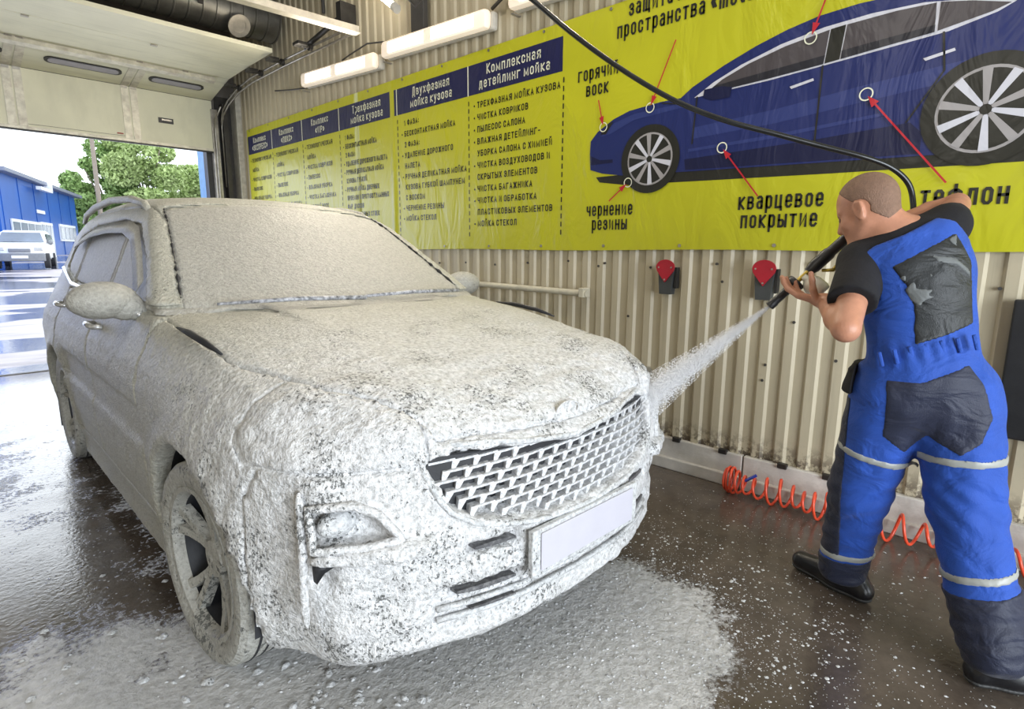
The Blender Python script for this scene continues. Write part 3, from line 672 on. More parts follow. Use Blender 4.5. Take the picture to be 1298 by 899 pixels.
for i in range(6):
    y0, y1 = cols[i], cols[i + 1]
    flat([(y0, HB), (y0, HT), (y1 + .012, HT), (y1 + .012, HB)], 'print_navy', 1, 'heading_block')
    if i < 5: flat([(y1 + .012, HB), (y1 + .012, HT), (y1 - .0, HT), (y1 - .0, HB)], 'print_white', 1, 'heading_divider')
    mid = (y0 + y1) / 2; s1, s2 = heads[i]
    sz = .098 if i > 2 else .092; sx = .60 if i > 2 else .58
    text(s1, mid, 2.690, sz, 'print_white', 3, 'CENTER', sx, .0015); text(s2, mid, 2.598, sz, 'print_white', 3, 'CENTER', sx, .0015)
    zz = 2.565 - .105
    for ln in lists[i]:
        bullet = ln.startswith('*'); body = ln[2:]
        ph = 'ФАЗА' in body and len(body) < 9
        off = .055 if i > 2 else .045
        txt_o = text(body, y0 - off - .045, zz, .064, 'print_black', 2, 'LEFT', .66 if i != 3 else .50, wt=.17)
        if bullet:
            flat([(y0 - off - .012 + .008 * math.cos(t), zz + .02 + .008 * math.sin(t)) for t in np.linspace(0, 2 * math.pi, 8, endpoint=False)], 'print_black', 2, 'bullet')
        zz -= pitch[i]
    # dashed rule right of the column
    mb = MB(); z = HB - .04
    while z > 1.47:
        vs = [mb.bm.verts.new(bl(a, b_, 2)) for a, b_ in ((y1 + .004, z), (y1 - .006, z), (y1 - .006, z - .034), (y1 + .004, z - .034))]
        mb.bm.faces.new(list(reversed(vs))); z -= .056
    o = mb.build('dashed_rule', M['print_black'], BAN, recalc=False); conform(o)
# printed car
def P(*a): return a
body = [(2.375, 1.90), (2.383, 2.00), (2.379, 2.081), (2.324, 2.134), (2.204, 2.195), (2.089, 2.228), (1.871, 2.245), (1.744, 2.245), (1.674, 2.292), (1.494, 2.372), (1.328, 2.432), (1.173, 2.475), (1.028, 2.502), (.859, 2.512), (.671, 2.505), (.525, 2.485), (.362, 2.445), (.2, 2.39), (0.05, 2.335), (-.15, 2.28), (-.42, 2.245), (-.62, 2.26), (-.66, 2.23), (-.62, 2.12), (-.64, 2.0), (-.60, 1.88), (-.4, 1.81), (.05, 1.79), (.53, 1.80), (1.693, 1.831), (2.128, 1.845), (2.281, 1.87)]
flat([(2.30, 1.815), (2.33, 1.85), (1.65, 1.85), (.1, 1.815), (-.7, 1.83), (-.75, 1.76), (.187, 1.742), (.9, 1.755), (1.6, 1.772), (2.1, 1.785)], 'print_black', 1, 'printed_shadow')
flat([(1.67, 1.850), (1.67, 1.842), (.55, 1.823), (.55, 1.832)], 'banner', 2, 'printed_gap')
flat(body, 'print_blue', 3, 'printed_body')
flat([(2.30, 2.10), (2.2, 2.17), (2.05, 2.205), (1.75, 2.215), (1.62, 2.18), (1.75, 2.19), (2.05, 2.17), (2.22, 2.11)], 'print_blue_hi', 4, 'printed_highlight')
flat([(1.66, 2.07), (1.2, 2.10), (.8, 2.145), (.3, 2.19), (.25, 2.12), (.8, 2.07), (1.2, 2.03), (1.66, 2.01)], 'print_blue_hi', 4, 'printed_highlight')
flat([(1.70, 1.90), (1.0, 1.925), (.60, 1.95), (.55, 1.90), (.55, 1.81), (1.69, 1.84)], 'print_blue_lo', 4, 'printed_sill')
flat([(1.68, 1.955), (1.2, 1.975), (.7, 2.01), (.7, 1.995), (1.2, 1.955), (1.68, 1.94)], 'print_blue_hi', 5, 'printed_highlight')
flat([(2.378, 1.99), (2.30, 1.955), (2.20, 1.95), (2.2, 1.93), (2.37, 1.93)], 'print_blue_lo', 4, 'printed_intake')
flat([(2.30, 2.115), (2.235, 2.175), (2.205, 2.18), (2.26, 2.11)], 'print_black', 5, 'printed_headlight')
glass_out = [(1.66, 2.232), (1.55, 2.295), (1.40, 2.355), (1.20, 2.412), (1.0, 2.444), (.8, 2.455), (.6, 2.448), (.42, 2.415), (.285, 2.372), (.34, 2.345), (.5, 2.308), (.9, 2.275), (1.25, 2.248)]
flat(glass_out, 'print_chrome', 4, 'printed_window_trim')
flat([(1.60, 2.24), (1.50, 2.30), (1.36, 2.352), (1.18, 2.397), (.975, 2.427), (.99, 2.275), (1.25, 2.257)], 'print_glass', 5, 'printed_window')
flat([(1.60, 2.24), (1.54, 2.275), (.985, 2.315), (.99, 2.275), (1.25, 2.257)], 'print_glass_lo', 6, 'printed_window_shade')
flat([(.90, 2.432), (.915, 2.282), (.55, 2.316), (.555, 2.435), (.7, 2.44)], 'print_glass', 5, 'printed_window')
flat([(.912, 2.32), (.915, 2.282), (.55, 2.316), (.55, 2.345)], 'print_glass_lo', 6, 'printed_window_shade')
flat([(.97, 2.428), (.985, 2.276), (.92, 2.282), (.905, 2.433)], 'print_black', 5, 'printed_pillar')
flat([(.54, 2.434), (.54, 2.318), (.36, 2.35), (.30, 2.37), (.43, 2.41)], 'print_glass', 5, 'printed_window')
flat([(1.60, 2.265), (1.50, 2.265), (1.44, 2.25), (1.45, 2.20), (1.55, 2.20), (1.605, 2.225)], 'print_blue_lo', 7, 'printed_mirror')
for ln in ([(.995, 2.27), (1.0, 1.9), (.992, 1.9), (.987, 2.27)], [(.52, 2.31), (.50, 2.15), (.62, 1.95), (.612, 1.95), (.492, 2.15), (.512, 2.31)], [(1.645, 2.235), (1.66, 1.98), (1.652, 1.98), (1.637, 2.235)], [(1.86, 2.24), (1.68, 2.20), (1.68, 2.194), (1.87, 2.235)]):
    flat(ln, 'print_black', 6, 'printed_shut_line')
for (a, b_) in ((1.14, 2.198), (.58, 2.215)): flat([(a, b_), (a - .11, b_ + .020), (a - .115, b_ + .008), (a - .01, b_ - .012)], 'print_chrome', 6, 'printed_handle')
def pwheel(cy, cz, r):
    circ = lambda rr, n=40, a0=0, a1=2 * math.pi: [(cy + rr * math.cos(t), cz + rr * math.sin(t)) for t in np.linspace(a0, a1, n, endpoint=a1 - a0 < 6.2)]
    flat(circ(r * 1.30, 40), 'print_black', 6, 'printed_arch'); flat(circ(r), 'print_wheel', 7, 'printed_rim'); flat(circ(r * .93), 'print_black', 8, 'printed_rim_hollow')
    for k in range(10):
        a = 2 * math.pi * k / 10 + .2; ca, sa = math.cos(a), math.sin(a)
        w0, w1 = (.05 * r, .15 * r)
        flat([(cy + ca * .12 * r - sa * w0, cz + sa * .12 * r + ca * w0), (cy + ca * .96 * r - sa * w1, cz + sa * .96 * r + ca * w1), (cy + ca * .96 * r + sa * w1 * .35, cz + sa * .96 * r - ca * w1 * .35), (cy + ca * .12 * r + sa * w0, cz + sa * .12 * r - ca * w0)], 'print_chrome' if k % 2 else 'print_wheel', 9, 'printed_spoke')
pwheel(1.930, 1.925, .155); pwheel(.335, 1.965, .175)
# callouts
def callout(cy, cz, ty, tz):
    mb = MB(); n = 24; bm = mb.bm
    A = [bm.verts.new(bl(cy + .030 * math.cos(t), cz + .030 * math.sin(t), 11)) for t in np.linspace(0, 2 * math.pi, n, endpoint=False)]
    B = [bm.verts.new(bl(cy + .024 * math.cos(t), cz + .024 * math.sin(t), 11)) for t in np.linspace(0, 2 * math.pi, n, endpoint=False)]
    for k in range(n): bm.faces.new((A[k], B[k], B[(k + 1) % n], A[(k + 1) % n]))
    mb.build('callout_ring', M['print_white'], BAN)
    d = Vector((ty - cy, tz - cz)).normalized(); nn = Vector((-d.y, d.x)); s = Vector((cy, cz)) + d * .012; e = Vector((ty, tz)); h0 = s + d * .055
    flat([tuple(s), tuple(h0 + nn * .018), tuple(h0 + nn * .004), tuple(e + nn * .004), tuple(e - nn * .004), tuple(h0 - nn * .004), tuple(h0 - nn * .018)], 'print_red', 12, 'callout_arrow')
callout(1.057, 2.407, 1.0, 2.58); callout(1.939, 2.222, 1.789, 2.566); callout(1.472, 1.939, 1.254, 1.666); callout(.787, 2.101, .436, 1.675); callout(2.074, 1.797, 2.212, 1.69); callout(2.275, 2.156, 2.319, 2.327)
for s, y, z, sz, al in (('защита подкапотного', 2.12, 2.775, .125, 'LEFT'), ('пространства «motorcar»', 2.20, 2.665, .125, 'LEFT'), ('горячий', 2.34, 2.465, .118, 'CENTER'), ('воск', 2.34, 2.365, .118, 'CENTER'),
    ('кварцевое', 1.145, 1.598, .125, 'CENTER'), ('покрытие', 1.145, 1.498, .125, 'CENTER'), ('чернение', 2.218, 1.600, .118, 'CENTER'), ('резины', 2.212, 1.508, .118, 'CENTER'), ('тефлон', .525, 1.575, .13, 'LEFT')):
    text(s, y, z, sz, 'print_black', 3, al, .44, .001, wt=.13)
for y in np.arange(-1.6, 7.8, .55):
    for z in (1.405, 2.85): MB().cyl(bl(y, z, 3), bl(y, z, 6), .010, n=10).build('eyelet', M['galv'], BAN)
# ================================================================== the foam covered car
def vnoise(P, scale, seed=0):
    """smooth value noise at points P (n,3)"""
    q = P * scale + 1000.0; i = np.floor(q).astype(np.int64); f = q - i; f = f * f * (3 - 2 * f)
    def hsh(a, b, c):
        x = (a * 374761393 + b * 668265263 + c * 2147483647 + seed * 974634777) & 0xffffffff
        x = ((x ^ (x >> 13)) * 1274126177) & 0xffffffff
        return ((x ^ (x >> 16)) & 0xffff) / 65535.0
    r = 0
    for dx in (0, 1):
        for dy in (0, 1):
            for dz in (0, 1):
                w = (f[:, 0] if dx else 1 - f[:, 0]) * (f[:, 1] if dy else 1 - f[:, 1]) * (f[:, 2] if dz else 1 - f[:, 2])
                r = r + w * hsh(i[:, 0] + dx, i[:, 1] + dy, i[:, 2] + dz)
    return r
def lumpy(o, amp_fn):
    me = o.data; n = len(me.vertices)
    co = np.empty(n * 3, np.float32); me.vertices.foreach_get('co', co); co = co.reshape(-1, 3)
    gx, gi, gk = grid_index(np.stack([-co[:, 0], -co[:, 1], co[:, 2]], 1))
    nr = np.stack([GRAD[0][gx, gi, gk] * -np.sign(-co[:, 0]) * 1.0, -GRAD[1][gx, gi, gk], GRAD[2][gx, gi, gk]], 1)
    nr /= np.linalg.norm(nr, axis=1)[:, None] + 1e-6
    d = (vnoise(co, 34, 1) - 0.5) * 1.0 + (vnoise(co, 17, 2) - 0.5) * 0.9
    co += nr * (d * amp_fn(co))[:, None]
    me.vertices.foreach_set('co', co.ravel()); me.update()
def foam_amp(c):
    v = -c[:, 1]
    a = 0.0035 + 0.0065 * sstep(-0.3, 0.5, v)                      # thicker clots towards the nose
    a = np.where(c[:, 2] > 0.97, a * 0.55, a)
    return a

CAR_X, CAR_Y, CAR_A = 1.436, 1.929, -0.0239
car = empty('car', (CAR_X, CAR_Y, 0), CAR_A, 'compact SUV coated all over in white washing foam, parked nose towards the viewer', 'car')

ch = 0.0125
nx = int(1.0 / ch) + 1
gu = (np.arange(nx) - 0.5) * ch                                       # half grid, one layer over the middle plane
gv = np.arange(-3.72, 1.02, ch); gz = np.arange(0.14, 1.78, ch)
U = gu[:, None, None].astype(np.float32); Vv = gv[None, :, None].astype(np.float32); Zz = gz[None, None, :].astype(np.float32)
def tab(x, pts):
    xs, ys = zip(*sorted(pts)); return np.interp(x, xs, ys).astype(np.float32)
Ua = np.abs(U)
# widths at (v, z)
W = tab(Zz, [(.15, .82), (.25, .855), (.33, .885), (.45, .905), (.6, .915), (.75, .92), (.86, .922), (.94, .905), (1.0, .875), (1.06, .85), (1.12, .83)]) + 0 * Vv
W = W - 0.018 * (1 - sstep(.0, .05, np.abs(Zz - .70) - .05)) * sstep(.45, .6, -Vv) * sstep(-2.45, -2.3, Vv)      # shallow door hollow
W = W - 0.07 * sstep(2.9, 3.6, -Vv) ** 2
W = W - 0.12 * np.clip((Vv - .36) / .27, 0, 1.6)                                               # nose tapers to a crisp corner
rw = np.minimum(np.sqrt(Vv ** 2 + (Zz - .345) ** 2), np.sqrt((Vv + 2.67) ** 2 + (Zz - .345) ** 2))
W = W + 0.018 * np.exp(-((rw - .435) / .05) ** 2)
vc = tab(Zz, [(.15, .66), (.2, .78), (.27, .865), (.35, .885), (.45, .90), (.6, .905), (.72, .89), (.8, .865), (.88, .82), (1.0, .70)])
rec = tab(Ua, [(0, 0), (.25, .012), (.4, .045), (.5, .08), (.6, .118), (.7, .168), (.78, .220), (.815, .25), (.86, .36), (.9, .50), (1.0, .9)])
vf = vc - rec * (1 + 0.25 * sstep(.8, .95, Zz))
zh = tab(Vv, [(-.6, 1.15), (-.45, 1.145), (-.2, 1.125), (0, 1.10), (.3, 1.05), (.5, 1.01), (.62, .975), (.72, .935), (.8, .885), (.86, .84), (.92, .79)])
crown = tab(Ua, [(0, 0.0), (.3, .004), (.42, -.006), (.5, .006), (.62, .028), (.72, .05), (.8, .085), (.86, .15), (.92, .26)])
ztop = zh - crown * tab(Vv, [(-.6, .55), (0, .8), (.6, 1.0)])
vr = tab(Zz, [(.15, -3.35), (.3, -3.52), (.5, -3.57), (.8, -3.57), (1.0, -3.55), (1.2, -3.5)]) + 0.10 * (Ua / .9) ** 3
# fascia relief at (u, z): positive = pushed in
def boxf(x, a, b, s): return sstep(a - s, a + s, x) * (1 - sstep(b - s, b + s, x))
gt = tab(Ua, [(0, .785), (.1, .79), (.2, .80), (.33, .818), (.45, .825), (.52, .81)])
gb = tab(Ua, [(0, .59), (.19, .60), (.33, .625), (.42, .648), (.48, .69), (.52, .78)])
s_ = .008
gm = sstep(-s_, s_, gt - Zz) * sstep(-s_, s_, Zz - gb) * (1 - sstep(.51, .53, Ua))
rim = sstep(-.036, -.026, gt - Zz) * sstep(-.036, -.026, Zz - gb) * (1 - sstep(.545, .56, Ua)) - gm
relief = 0.055 * gm - 0.010 * rim
relief = relief + 0.018 * boxf(Ua, -1, .53, .01) * boxf(Zz, .335, .45, .008)                   # lower intake
relief = relief - 0.012 * boxf(Zz, .20, .30, .02)                                            # chin
relief = relief + 0.035 * boxf(Ua, .275, .44, .008) * boxf(Zz, .533, .570, .006)               # slots beside the plate
relief = relief + 0.03 * boxf(Ua, .272, .48, .006) * boxf(Zz, .410, .444, .006)
pt = tab(Ua, [(.61, .60), (.665, .69), (.71, .722), (.83, .722)])
pod = sstep(-.006, .006, pt - Zz) * sstep(.622, .630, Zz) * boxf(Ua, .61, .802, .006)
relief = relief + 0.062 * pod
relief = relief - 0.034 * boxf(Zz, .570, .620, .005) * boxf(Ua, .54, .83, .02)                # ledge below the lamp pod
relief = relief + 0.05 * boxf(Zz, .49, .562, .010) * boxf(Ua, .755, .80, .010)                 # air pocket
relief = relief + 0.018 * boxf(Zz, .40, .562, .02) * boxf(Ua, .57, .80, .05)
relief = relief - 0.012 * boxf(Ua, .785, .812, .006) * boxf(Zz, .3, .80, .02)                # crisp corner bead
vf = vf - relief
zb = tab(Vv, [(-3.6, .32), (-3.3, .24), (.5, .22), (.7, .205), (.9, .20)])
F = smax(smax(Ua - W, Zz - ztop, .05), smax(Vv - vf, vr - Vv, .03), .035)
F = smax(F, zb - Zz, .03)
# head lamp clots on the shoulders
def ell(cu, cv, cz, a, b, c, ang=0.0):
    du = Ua - cu; dv = Vv - cv; dz = Zz - cz
    if ang: du, dv = du * math.cos(ang) + dv * math.sin(ang), -du * math.sin(ang) + dv * math.cos(ang)
    k0 = np.sqrt((du / a) ** 2 + (dv / b) ** 2 + (dz / c) ** 2); k1 = np.sqrt((du / a ** 2) ** 2 + (dv / b ** 2) ** 2 + (dz / c ** 2) ** 2) + 1e-6
    return k0 * (k0 - 1) / k1
F = smin(F, ell(.60, .53, .872, .13, .25, .085, .40), .10)
# greenhouse
Wc = tab(Zz, [(.9, .87), (1.05, .84), (1.15, .81), (1.3, .745), (1.45, .685), (1.55, .64), (1.62, .60), (1.75, .52)]) - 0.05 * sstep(2.7, 3.5, -Vv)
vws = tab(Zz, [(1.0, -.20), (1.14, -.42), (1.25, -.60), (1.4, -.86), (1.5, -1.04), (1.58, -1.22), (1.64, -1.45), (1.7, -1.8)]) - 0.13 * (Ua / .7) ** 2
zr = tab(Vv, [(-.9, 1.60), (-1.2, 1.628), (-1.5, 1.655), (-2.0, 1.68), (-2.5, 1.67), (-3.0, 1.63), (-3.4, 1.57), (-3.6, 1.53)]) - .05 * (Ua / .6) ** 2.5
vrr = tab(Zz, [(1.0, -3.56), (1.15, -3.50), (1.5, -3.30), (1.52, -3.40), (1.6, -3.42)])
Fc = smax(smax(Ua - Wc, Zz - zr, .09), (Vv - vws) * .62, .03); Fc = smax(Fc, vrr - Vv, .04)
F = smin(F, Fc, .035)
# wheel houses
F = smax(F, -smax(np.sqrt(Vv ** 2 + (Zz - .345) ** 2) - .408, .58 - Ua, .01), .015)
F = smax(F, -smax(np.sqrt((Vv + 2.67) ** 2 + (Zz - .345) ** 2) - .408, .58 - Ua, .01), .015)
# windows in the sides
wb = tab(Vv, [(-3.05, 1.25), (-2.5, 1.165), (-1.0, 1.125), (-.6, 1.11)]); wt = tab(Vv, [(-3.05, 1.33), (-2.8, 1.44), (-2.4, 1.50), (-1.7, 1.515), (-1.3, 1.48), (-1.0, 1.33), (-.72, 1.14)])
side_mid = (Ua > .45)
winR = np.maximum(np.maximum(wb - Zz, Zz - wt), np.maximum(.45 - Ua, -3.05 - Vv))            # <0 inside window zone
F = np.where(winR < .03, F + .011 * (1 - sstep(-.006, .006, winR)), F)
# creases: waist line of the doors, hood shut lines
def full(A): return np.concatenate([A[:0:-1], A[1:]], 0)
# half grid starts at u=-ch/2: index 0 (u=-ch/2), 1 (u=+ch/2) ...; mirrored grid origin:
ox = -gu[-1]
Xf = np.concatenate([-gu[:0:-1], gu[1:]]).astype(np.float32)          # this is u; local x = -u
GRAD = np.gradient(F)
def grid_index(P_):
    return (np.clip(((np.abs(P_[:, 0]) - gu[0]) / ch).round().astype(int), 0, len(gu) - 1),
            np.clip(((P_[:, 1] - gv[0]) / ch).round().astype(int), 0, len(gv) - 1),
            np.clip(((P_[:, 2] - gz[0]) / ch).round().astype(int), 0, len(gz) - 1))
def body_part(name, region, mat, parent=None, gap=0.0035, offs=0.0, keep=0.03, lump=True, side=None):
    """region: array (half grid) <0 where the panel is. side None = both halves in one panel"""
    Rg = np.broadcast_to(region + gap, F.shape)
    Gh = np.maximum(F - offs, Rg)
    if side is None: G = full(Gh); X0 = Xf
    elif side > 0: G = Gh; X0 = gu
    else: G = Gh[::-1]; X0 = -gu[::-1]
    m = G < 0
    ii = [np.where(m.any(axis=tuple(a for a in range(3) if a != d)))[0] for d in range(3)]
    if len(ii[0]) == 0: return None
    lo = [max(0, i[0] - 2) for i in ii]; hi = [min(G.shape[d], ii[d][-1] + 3) for d in range(3)]
    sub = G[lo[0]:hi[0], lo[1]:hi[1], lo[2]:hi[2]]
    V_, Q = surface_nets(sub, (X0[lo[0]], gv[lo[1]], gz[lo[2]]), ch)
    # keep the outer skin and a short return edge
    gx, gi, gk = grid_index(V_)
    near = F[gx, gi, gk] - offs > -keep
    Q = Q[near[Q].all(1)]
    V_, Q = drop_unused(V_, Q)
    V_ = V_ * np.array([-1, -1, 1])
    o = mesh_np(name, V_, Q, mat, parent or car)
    if lump: lumpy(o, foam_amp)
    return o
# ---- panel regions on the half grid (v, z, u)
def band(a, b): return np.maximum(a - Vv, Vv - b)
fender_line = tab(Vv, [(-.45, .79), (.1, .775), (.5, .66), (.75, .50), (.9, .45)])           # hood edge in u
above = tab(Vv, [(-.5, 1.0), (.3, .93), (.75, .83), (.9, .8)])
z_hood_front = .838
A_line = -.52                                                                                   # fender / door cut
is_glassF = np.maximum(np.maximum(Ua - tab(Zz, [(1.0, .74), (1.15, .715), (1.55, .575), (1.66, .52)]), 1.12 - Zz), np.maximum(Vv + .30, -1.34 - Vv))
is_glassF = np.maximum(is_glassF, (Zz - zr) + .035)
hood_reg = np.maximum(np.maximum(Ua - fender_line, z_hood_front + 0.02 * sstep(.0, .5, Ua) - Zz), np.maximum(-.44 + -.10 * (Ua / .7) ** 2 - Vv, .8 - Zz))
hood_reg = np.maximum(hood_reg, -is_glassF)
lamp_reg = np.maximum(np.maximum(.52 - Ua, z_hood_front - .035 - Zz), np.maximum(.36 - Vv, Ua - .87))
lamp_reg = np.maximum(lamp_reg, -hood_reg)
roof_reg = np.maximum(np.maximum(1.50 - Zz, Ua - .60), np.maximum(-3.3 - Vv, -is_glassF))
roof_reg = np.maximum(roof_reg, Vv + 1.05)
bump_reg = np.maximum(np.maximum(z_hood_front * 0 - 1 + 0 * Zz, .38 - Vv), Zz - .93)
bump_reg = np.maximum(bump_reg, -np.minimum(hood_reg, lamp_reg)); bump_reg = np.maximum(bump_reg, tab(Zz, [(.2, .42), (.7, .42), (.93, .55)]) - Vv)
fend_reg = np.maximum(A_line - Vv, -np.minimum(np.minimum(hood_reg, lamp_reg), bump_reg)); fend_reg = np.maximum(fend_reg, -is_glassF)
fend_reg = np.maximum(fend_reg, np.maximum(.55 - Ua, Zz - 1.13))
fend_reg = np.maximum(fend_reg, .20 - Zz)
cab_side = 1.56 + 0 * Zz
door1 = np.maximum(band(-1.52, A_line), np.maximum(.32 - Zz, Zz - 1.115 - .035 * sstep(.6, 1.6, -Vv)))
door2 = np.maximum(band(-2.55, -1.52), np.maximum(.32 - Zz, Zz - 1.13)); door2 = np.maximum(door2, .435 - rw)
door1 = np.maximum(door1, .5 - Ua); door2 = np.maximum(door2, .5 - Ua)
sill_reg = np.maximum(band(-2.30, -.36), np.maximum(Zz - .32, .5 - Ua))
gl1 = np.maximum(winR, band(-1.50, -.5)); gl2 = np.maximum(winR, band(-2.48, -1.55)); gl3 = np.maximum(winR, band(-3.05, -2.53))
tail_reg = np.maximum(Vv + 3.28, Ua - .74)
rest = np.maximum(-np.minimum.reduce([np.broadcast_to(a, F.shape) for a in (hood_reg, lamp_reg, bump_reg, fend_reg, roof_reg, is_glassF, door1, door2, sill_reg, gl1, gl2, gl3, tail_reg)]), -1 + 0 * F)
rest = np.maximum(rest, Vv - .2)
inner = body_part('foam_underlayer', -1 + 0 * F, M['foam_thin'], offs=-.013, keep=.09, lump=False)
body_part('windscreen', is_glassF, M['foam_glass'], offs=-.006)
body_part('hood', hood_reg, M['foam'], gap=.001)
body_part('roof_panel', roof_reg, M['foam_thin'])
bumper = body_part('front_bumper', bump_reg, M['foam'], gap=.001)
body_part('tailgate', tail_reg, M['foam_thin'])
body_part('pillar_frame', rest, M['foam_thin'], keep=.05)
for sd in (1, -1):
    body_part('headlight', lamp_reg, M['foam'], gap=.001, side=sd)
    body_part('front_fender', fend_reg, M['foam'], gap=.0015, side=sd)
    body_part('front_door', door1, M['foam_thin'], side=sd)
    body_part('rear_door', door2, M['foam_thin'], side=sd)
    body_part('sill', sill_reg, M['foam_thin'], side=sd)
    for g_ in (gl1, gl2, gl3): body_part('side_window', g_, M['foam_glass'], side=sd)

def cp(u, v, z): return (-u, -v, z)       # car coordinates -> local
# dark under-structure: closes the wheel houses and the grille from behind
mb = MB()
mb.b2((-.56, -.74, .24), (.56, 3.3, .60)); mb.b2((-.50, -.60, .60), (.50, -.1, .9)); mb.b2((-.78, .42, .3), (.78, 2.2, 1.0)); mb.b2((-.74, .5, 1.0), (.74, 3.2, 1.1)); mb.b2((-.45,1.3,1.1),(.45,3.1,1.55))
mb.build('chassis', M['car_dark'], car)
for sd in (1, -1):
    for vw in (0, -2.67):
        mb = MB(); bm = mb.bm; pv = None
        for a_ in np.linspace(R(-12), R(192), 28):
            y_, z_ = -vw + (.404) * math.cos(a_), .345 + (.404) * math.sin(a_)
            q_ = [bm.verts.new((-sd * x_, y_, z_)) for x_ in (.56, .87)]
            if pv: bm.faces.new((pv[0], pv[1], q_[1], q_[0]))
            pv = q_
        bm.faces.new([bm.verts.new((-sd * .56, -vw + (.404) * math.cos(a_), .345 + (.404) * math.sin(a_))) for a_ in np.linspace(R(-12), R(192), 28)])
        mb.build('wheel_arch_liner', M['car_dark'], car, smooth=True)
# mud flaps
for sd in (1, -1):
    for vw in (-.40, -3.06):
        MB().box(cp(sd * .80, vw - .0, .255), (.20, .012, .25), None, .004).build('mud_flap', M['rubber_foamy'], car)

# ---- grille: tooth pieces in staggered rows
grille = MB().poly([cp(u_, .905 - float(np.interp(abs(u_), [0, .25, .4, .5, .6], [0, .012, .045, .08, .12])) - .052, z_) for u_, z_ in
    [(x, float(np.interp(abs(x), [0, .2, .33, .45, .52], [.79, .80, .818, .825, .81]))) for x in np.linspace(-.52, .52, 25)] +
    [(x, float(np.interp(abs(x), [0, .19, .33, .42, .48, .52], [.59, .60, .625, .648, .69, .78]))) for x in np.linspace(.52, -.52, 25)]]).build('grille', M['car_dark'], car)
def gsurf(u_, z_, d=0.0):
    vcz = float(np.interp(z_, [.45, .6, .72, .8, .88], [.90, .905, .89, .865, .82])); rr = float(np.interp(abs(u_), [0, .25, .4, .5, .6, .7, .78, .815], [0, .012, .045, .08, .118, .168, .22, .25]))
    return Vector(cp(u_, vcz - rr - d, z_))
def tooth_mesh(du, dz):
    bm = bmesh.new()
    # a shallow hooked tooth: top bar + slanting web, in (u, depth, z)
    def prism(poly, d0, d1):
        a = [bm.verts.new((p[0], d0, p[1])) for p in poly]; b_ = [bm.verts.new((p[0] * .94, d1, p[1])) for p in poly]
        bm.faces.new(a); bm.faces.new(list(reversed(b_)))
        for i in range(len(poly)): bm.faces.new((a[i], b_[i], b_[(i + 1) % len(poly)], a[(i + 1) % len(poly)]))
    prism([(-du * .52, dz * .26), (du * .52, dz * .40), (du * .52, dz * .60), (-du * .52, dz * .46)], 0.012, 0.042)
    prism([(-du * .52, dz * .44), (-du * .20, dz * .32), (-du * .44, -dz * .52), (-du * .56, -dz * .40)], 0.014, 0.046)
    bmesh.ops.recalc_face_normals(bm, faces=bm.faces[:])
    me = bpy.data.meshes.new('grille_tooth'); bm.to_mesh(me); bm.free(); me.materials.append(M['foam_grille']); return me
tm = tooth_mesh(.074, .032)
rows = 9
for r_ in range(rows):
    zc = .602 + r_ * .0268
    k0 = -9
    for k_ in range(-9, 10):
        u_ = (k_ + (.5 if r_ % 2 else 0)) * .0645
        t_ = float(np.interp(abs(u_), [0, .2, .33, .45, .52], [.785, .80, .818, .825, .81])); b_ = float(np.interp(abs(u_), [0, .19, .33, .42, .48, .52], [.59, .60, .625, .648, .69, .78]))
        if abs(u_) > .51 or zc > t_ - .004 or zc < b_ + .004: continue
        o = link('grille_tooth', tm, None, grille)
        o.location = gsurf(u_, zc, -.018 + .02)
        sl = (gsurf(u_ + .02, zc) - gsurf(u_ - .02, zc)); o.rotation_euler = (0, 0, math.atan2(-sl.y, -sl.x) )
# grille surround bead
gp = [(x, float(np.interp(abs(x), [0, .1, .2, .33, .45, .538], [.80, .806, .816, .836, .845, .828]))) for x in np.linspace(-.538, .538, 40)]
gp += [(x, float(np.interp(abs(x), [0, .19, .33, .42, .50, .538], [.572, .582, .606, .628, .68, .78]))) for x in np.linspace(.538, -.538, 40)]
MB().tube([gsurf(a_, b_, -.004) for a_, b_ in gp], .009, 8, True).build('grille_surround', M['foam_wet'], car, smooth='all')
# emblem: an oval boss
mb = MB(); 
ex = gsurf(0.0, .868, .004)
for a_ in (1,):
    mb.tube([ex + Vector((.054 * math.cos(t), .0 - .001, .026 * math.sin(t))) for t in np.linspace(0, 2 * math.pi, 32, endpoint=False)], .004, 6, True)
    mb.sphere(ex + Vector((0, .004, 0)), 1.0, (.05, .006, .024))
mb.build('emblem', M['foam'], car, smooth='all')
# number plate: frame and blank plate
pf = MB(); pf.b2(cp(-.268, .905, .425), cp(.268, .925, .572), .004).build('plate_frame', M['foam_wet'], car)
MB().b2(cp(-.235, .926, .442), cp(.235, .931, .560), .002).build('number_plate', M['plate'], car)
# bare dark slots beside the plate and in the lower intake
for (u0, u1, z0, z1) in ((.29, .42, .543, .560), (-.42, -.29, .543, .560), (.285, .47, .418, .436), (-.47, -.285, .418, .436), (.285, .43, .362, .372)):
    mb = MB(); bm = mb.bm; pv = None
    for u_ in np.linspace(u0, u1, 9):
        fz_ = .5 + .5 * min(1, (u1 - u_) / .05, (u_ - u0) / .05); zm_ = (z0 + z1) / 2; a_, b_ = gsurf(u_, zm_ - (z1 - z0) * .42 * fz_, .006), gsurf(u_, zm_ + (z1 - z0) * .42 * fz_, .006); q_ = (bm.verts.new(a_), bm.verts.new(b_), bm.verts.new(b_ + Vector((0, .03, 0))), bm.verts.new(a_ + Vector((0, .03, 0))))
        if pv:
            for i_ in range(4): bm.faces.new((pv[i_], pv[(i_ + 1) % 4], q_[(i_ + 1) % 4], q_[i_]))
        else: bm.faces.new(q_)
        pv = q_
    bm.faces.new(pv[::-1]); mb.build('bumper_slot', M['rubber_foamy'], car)
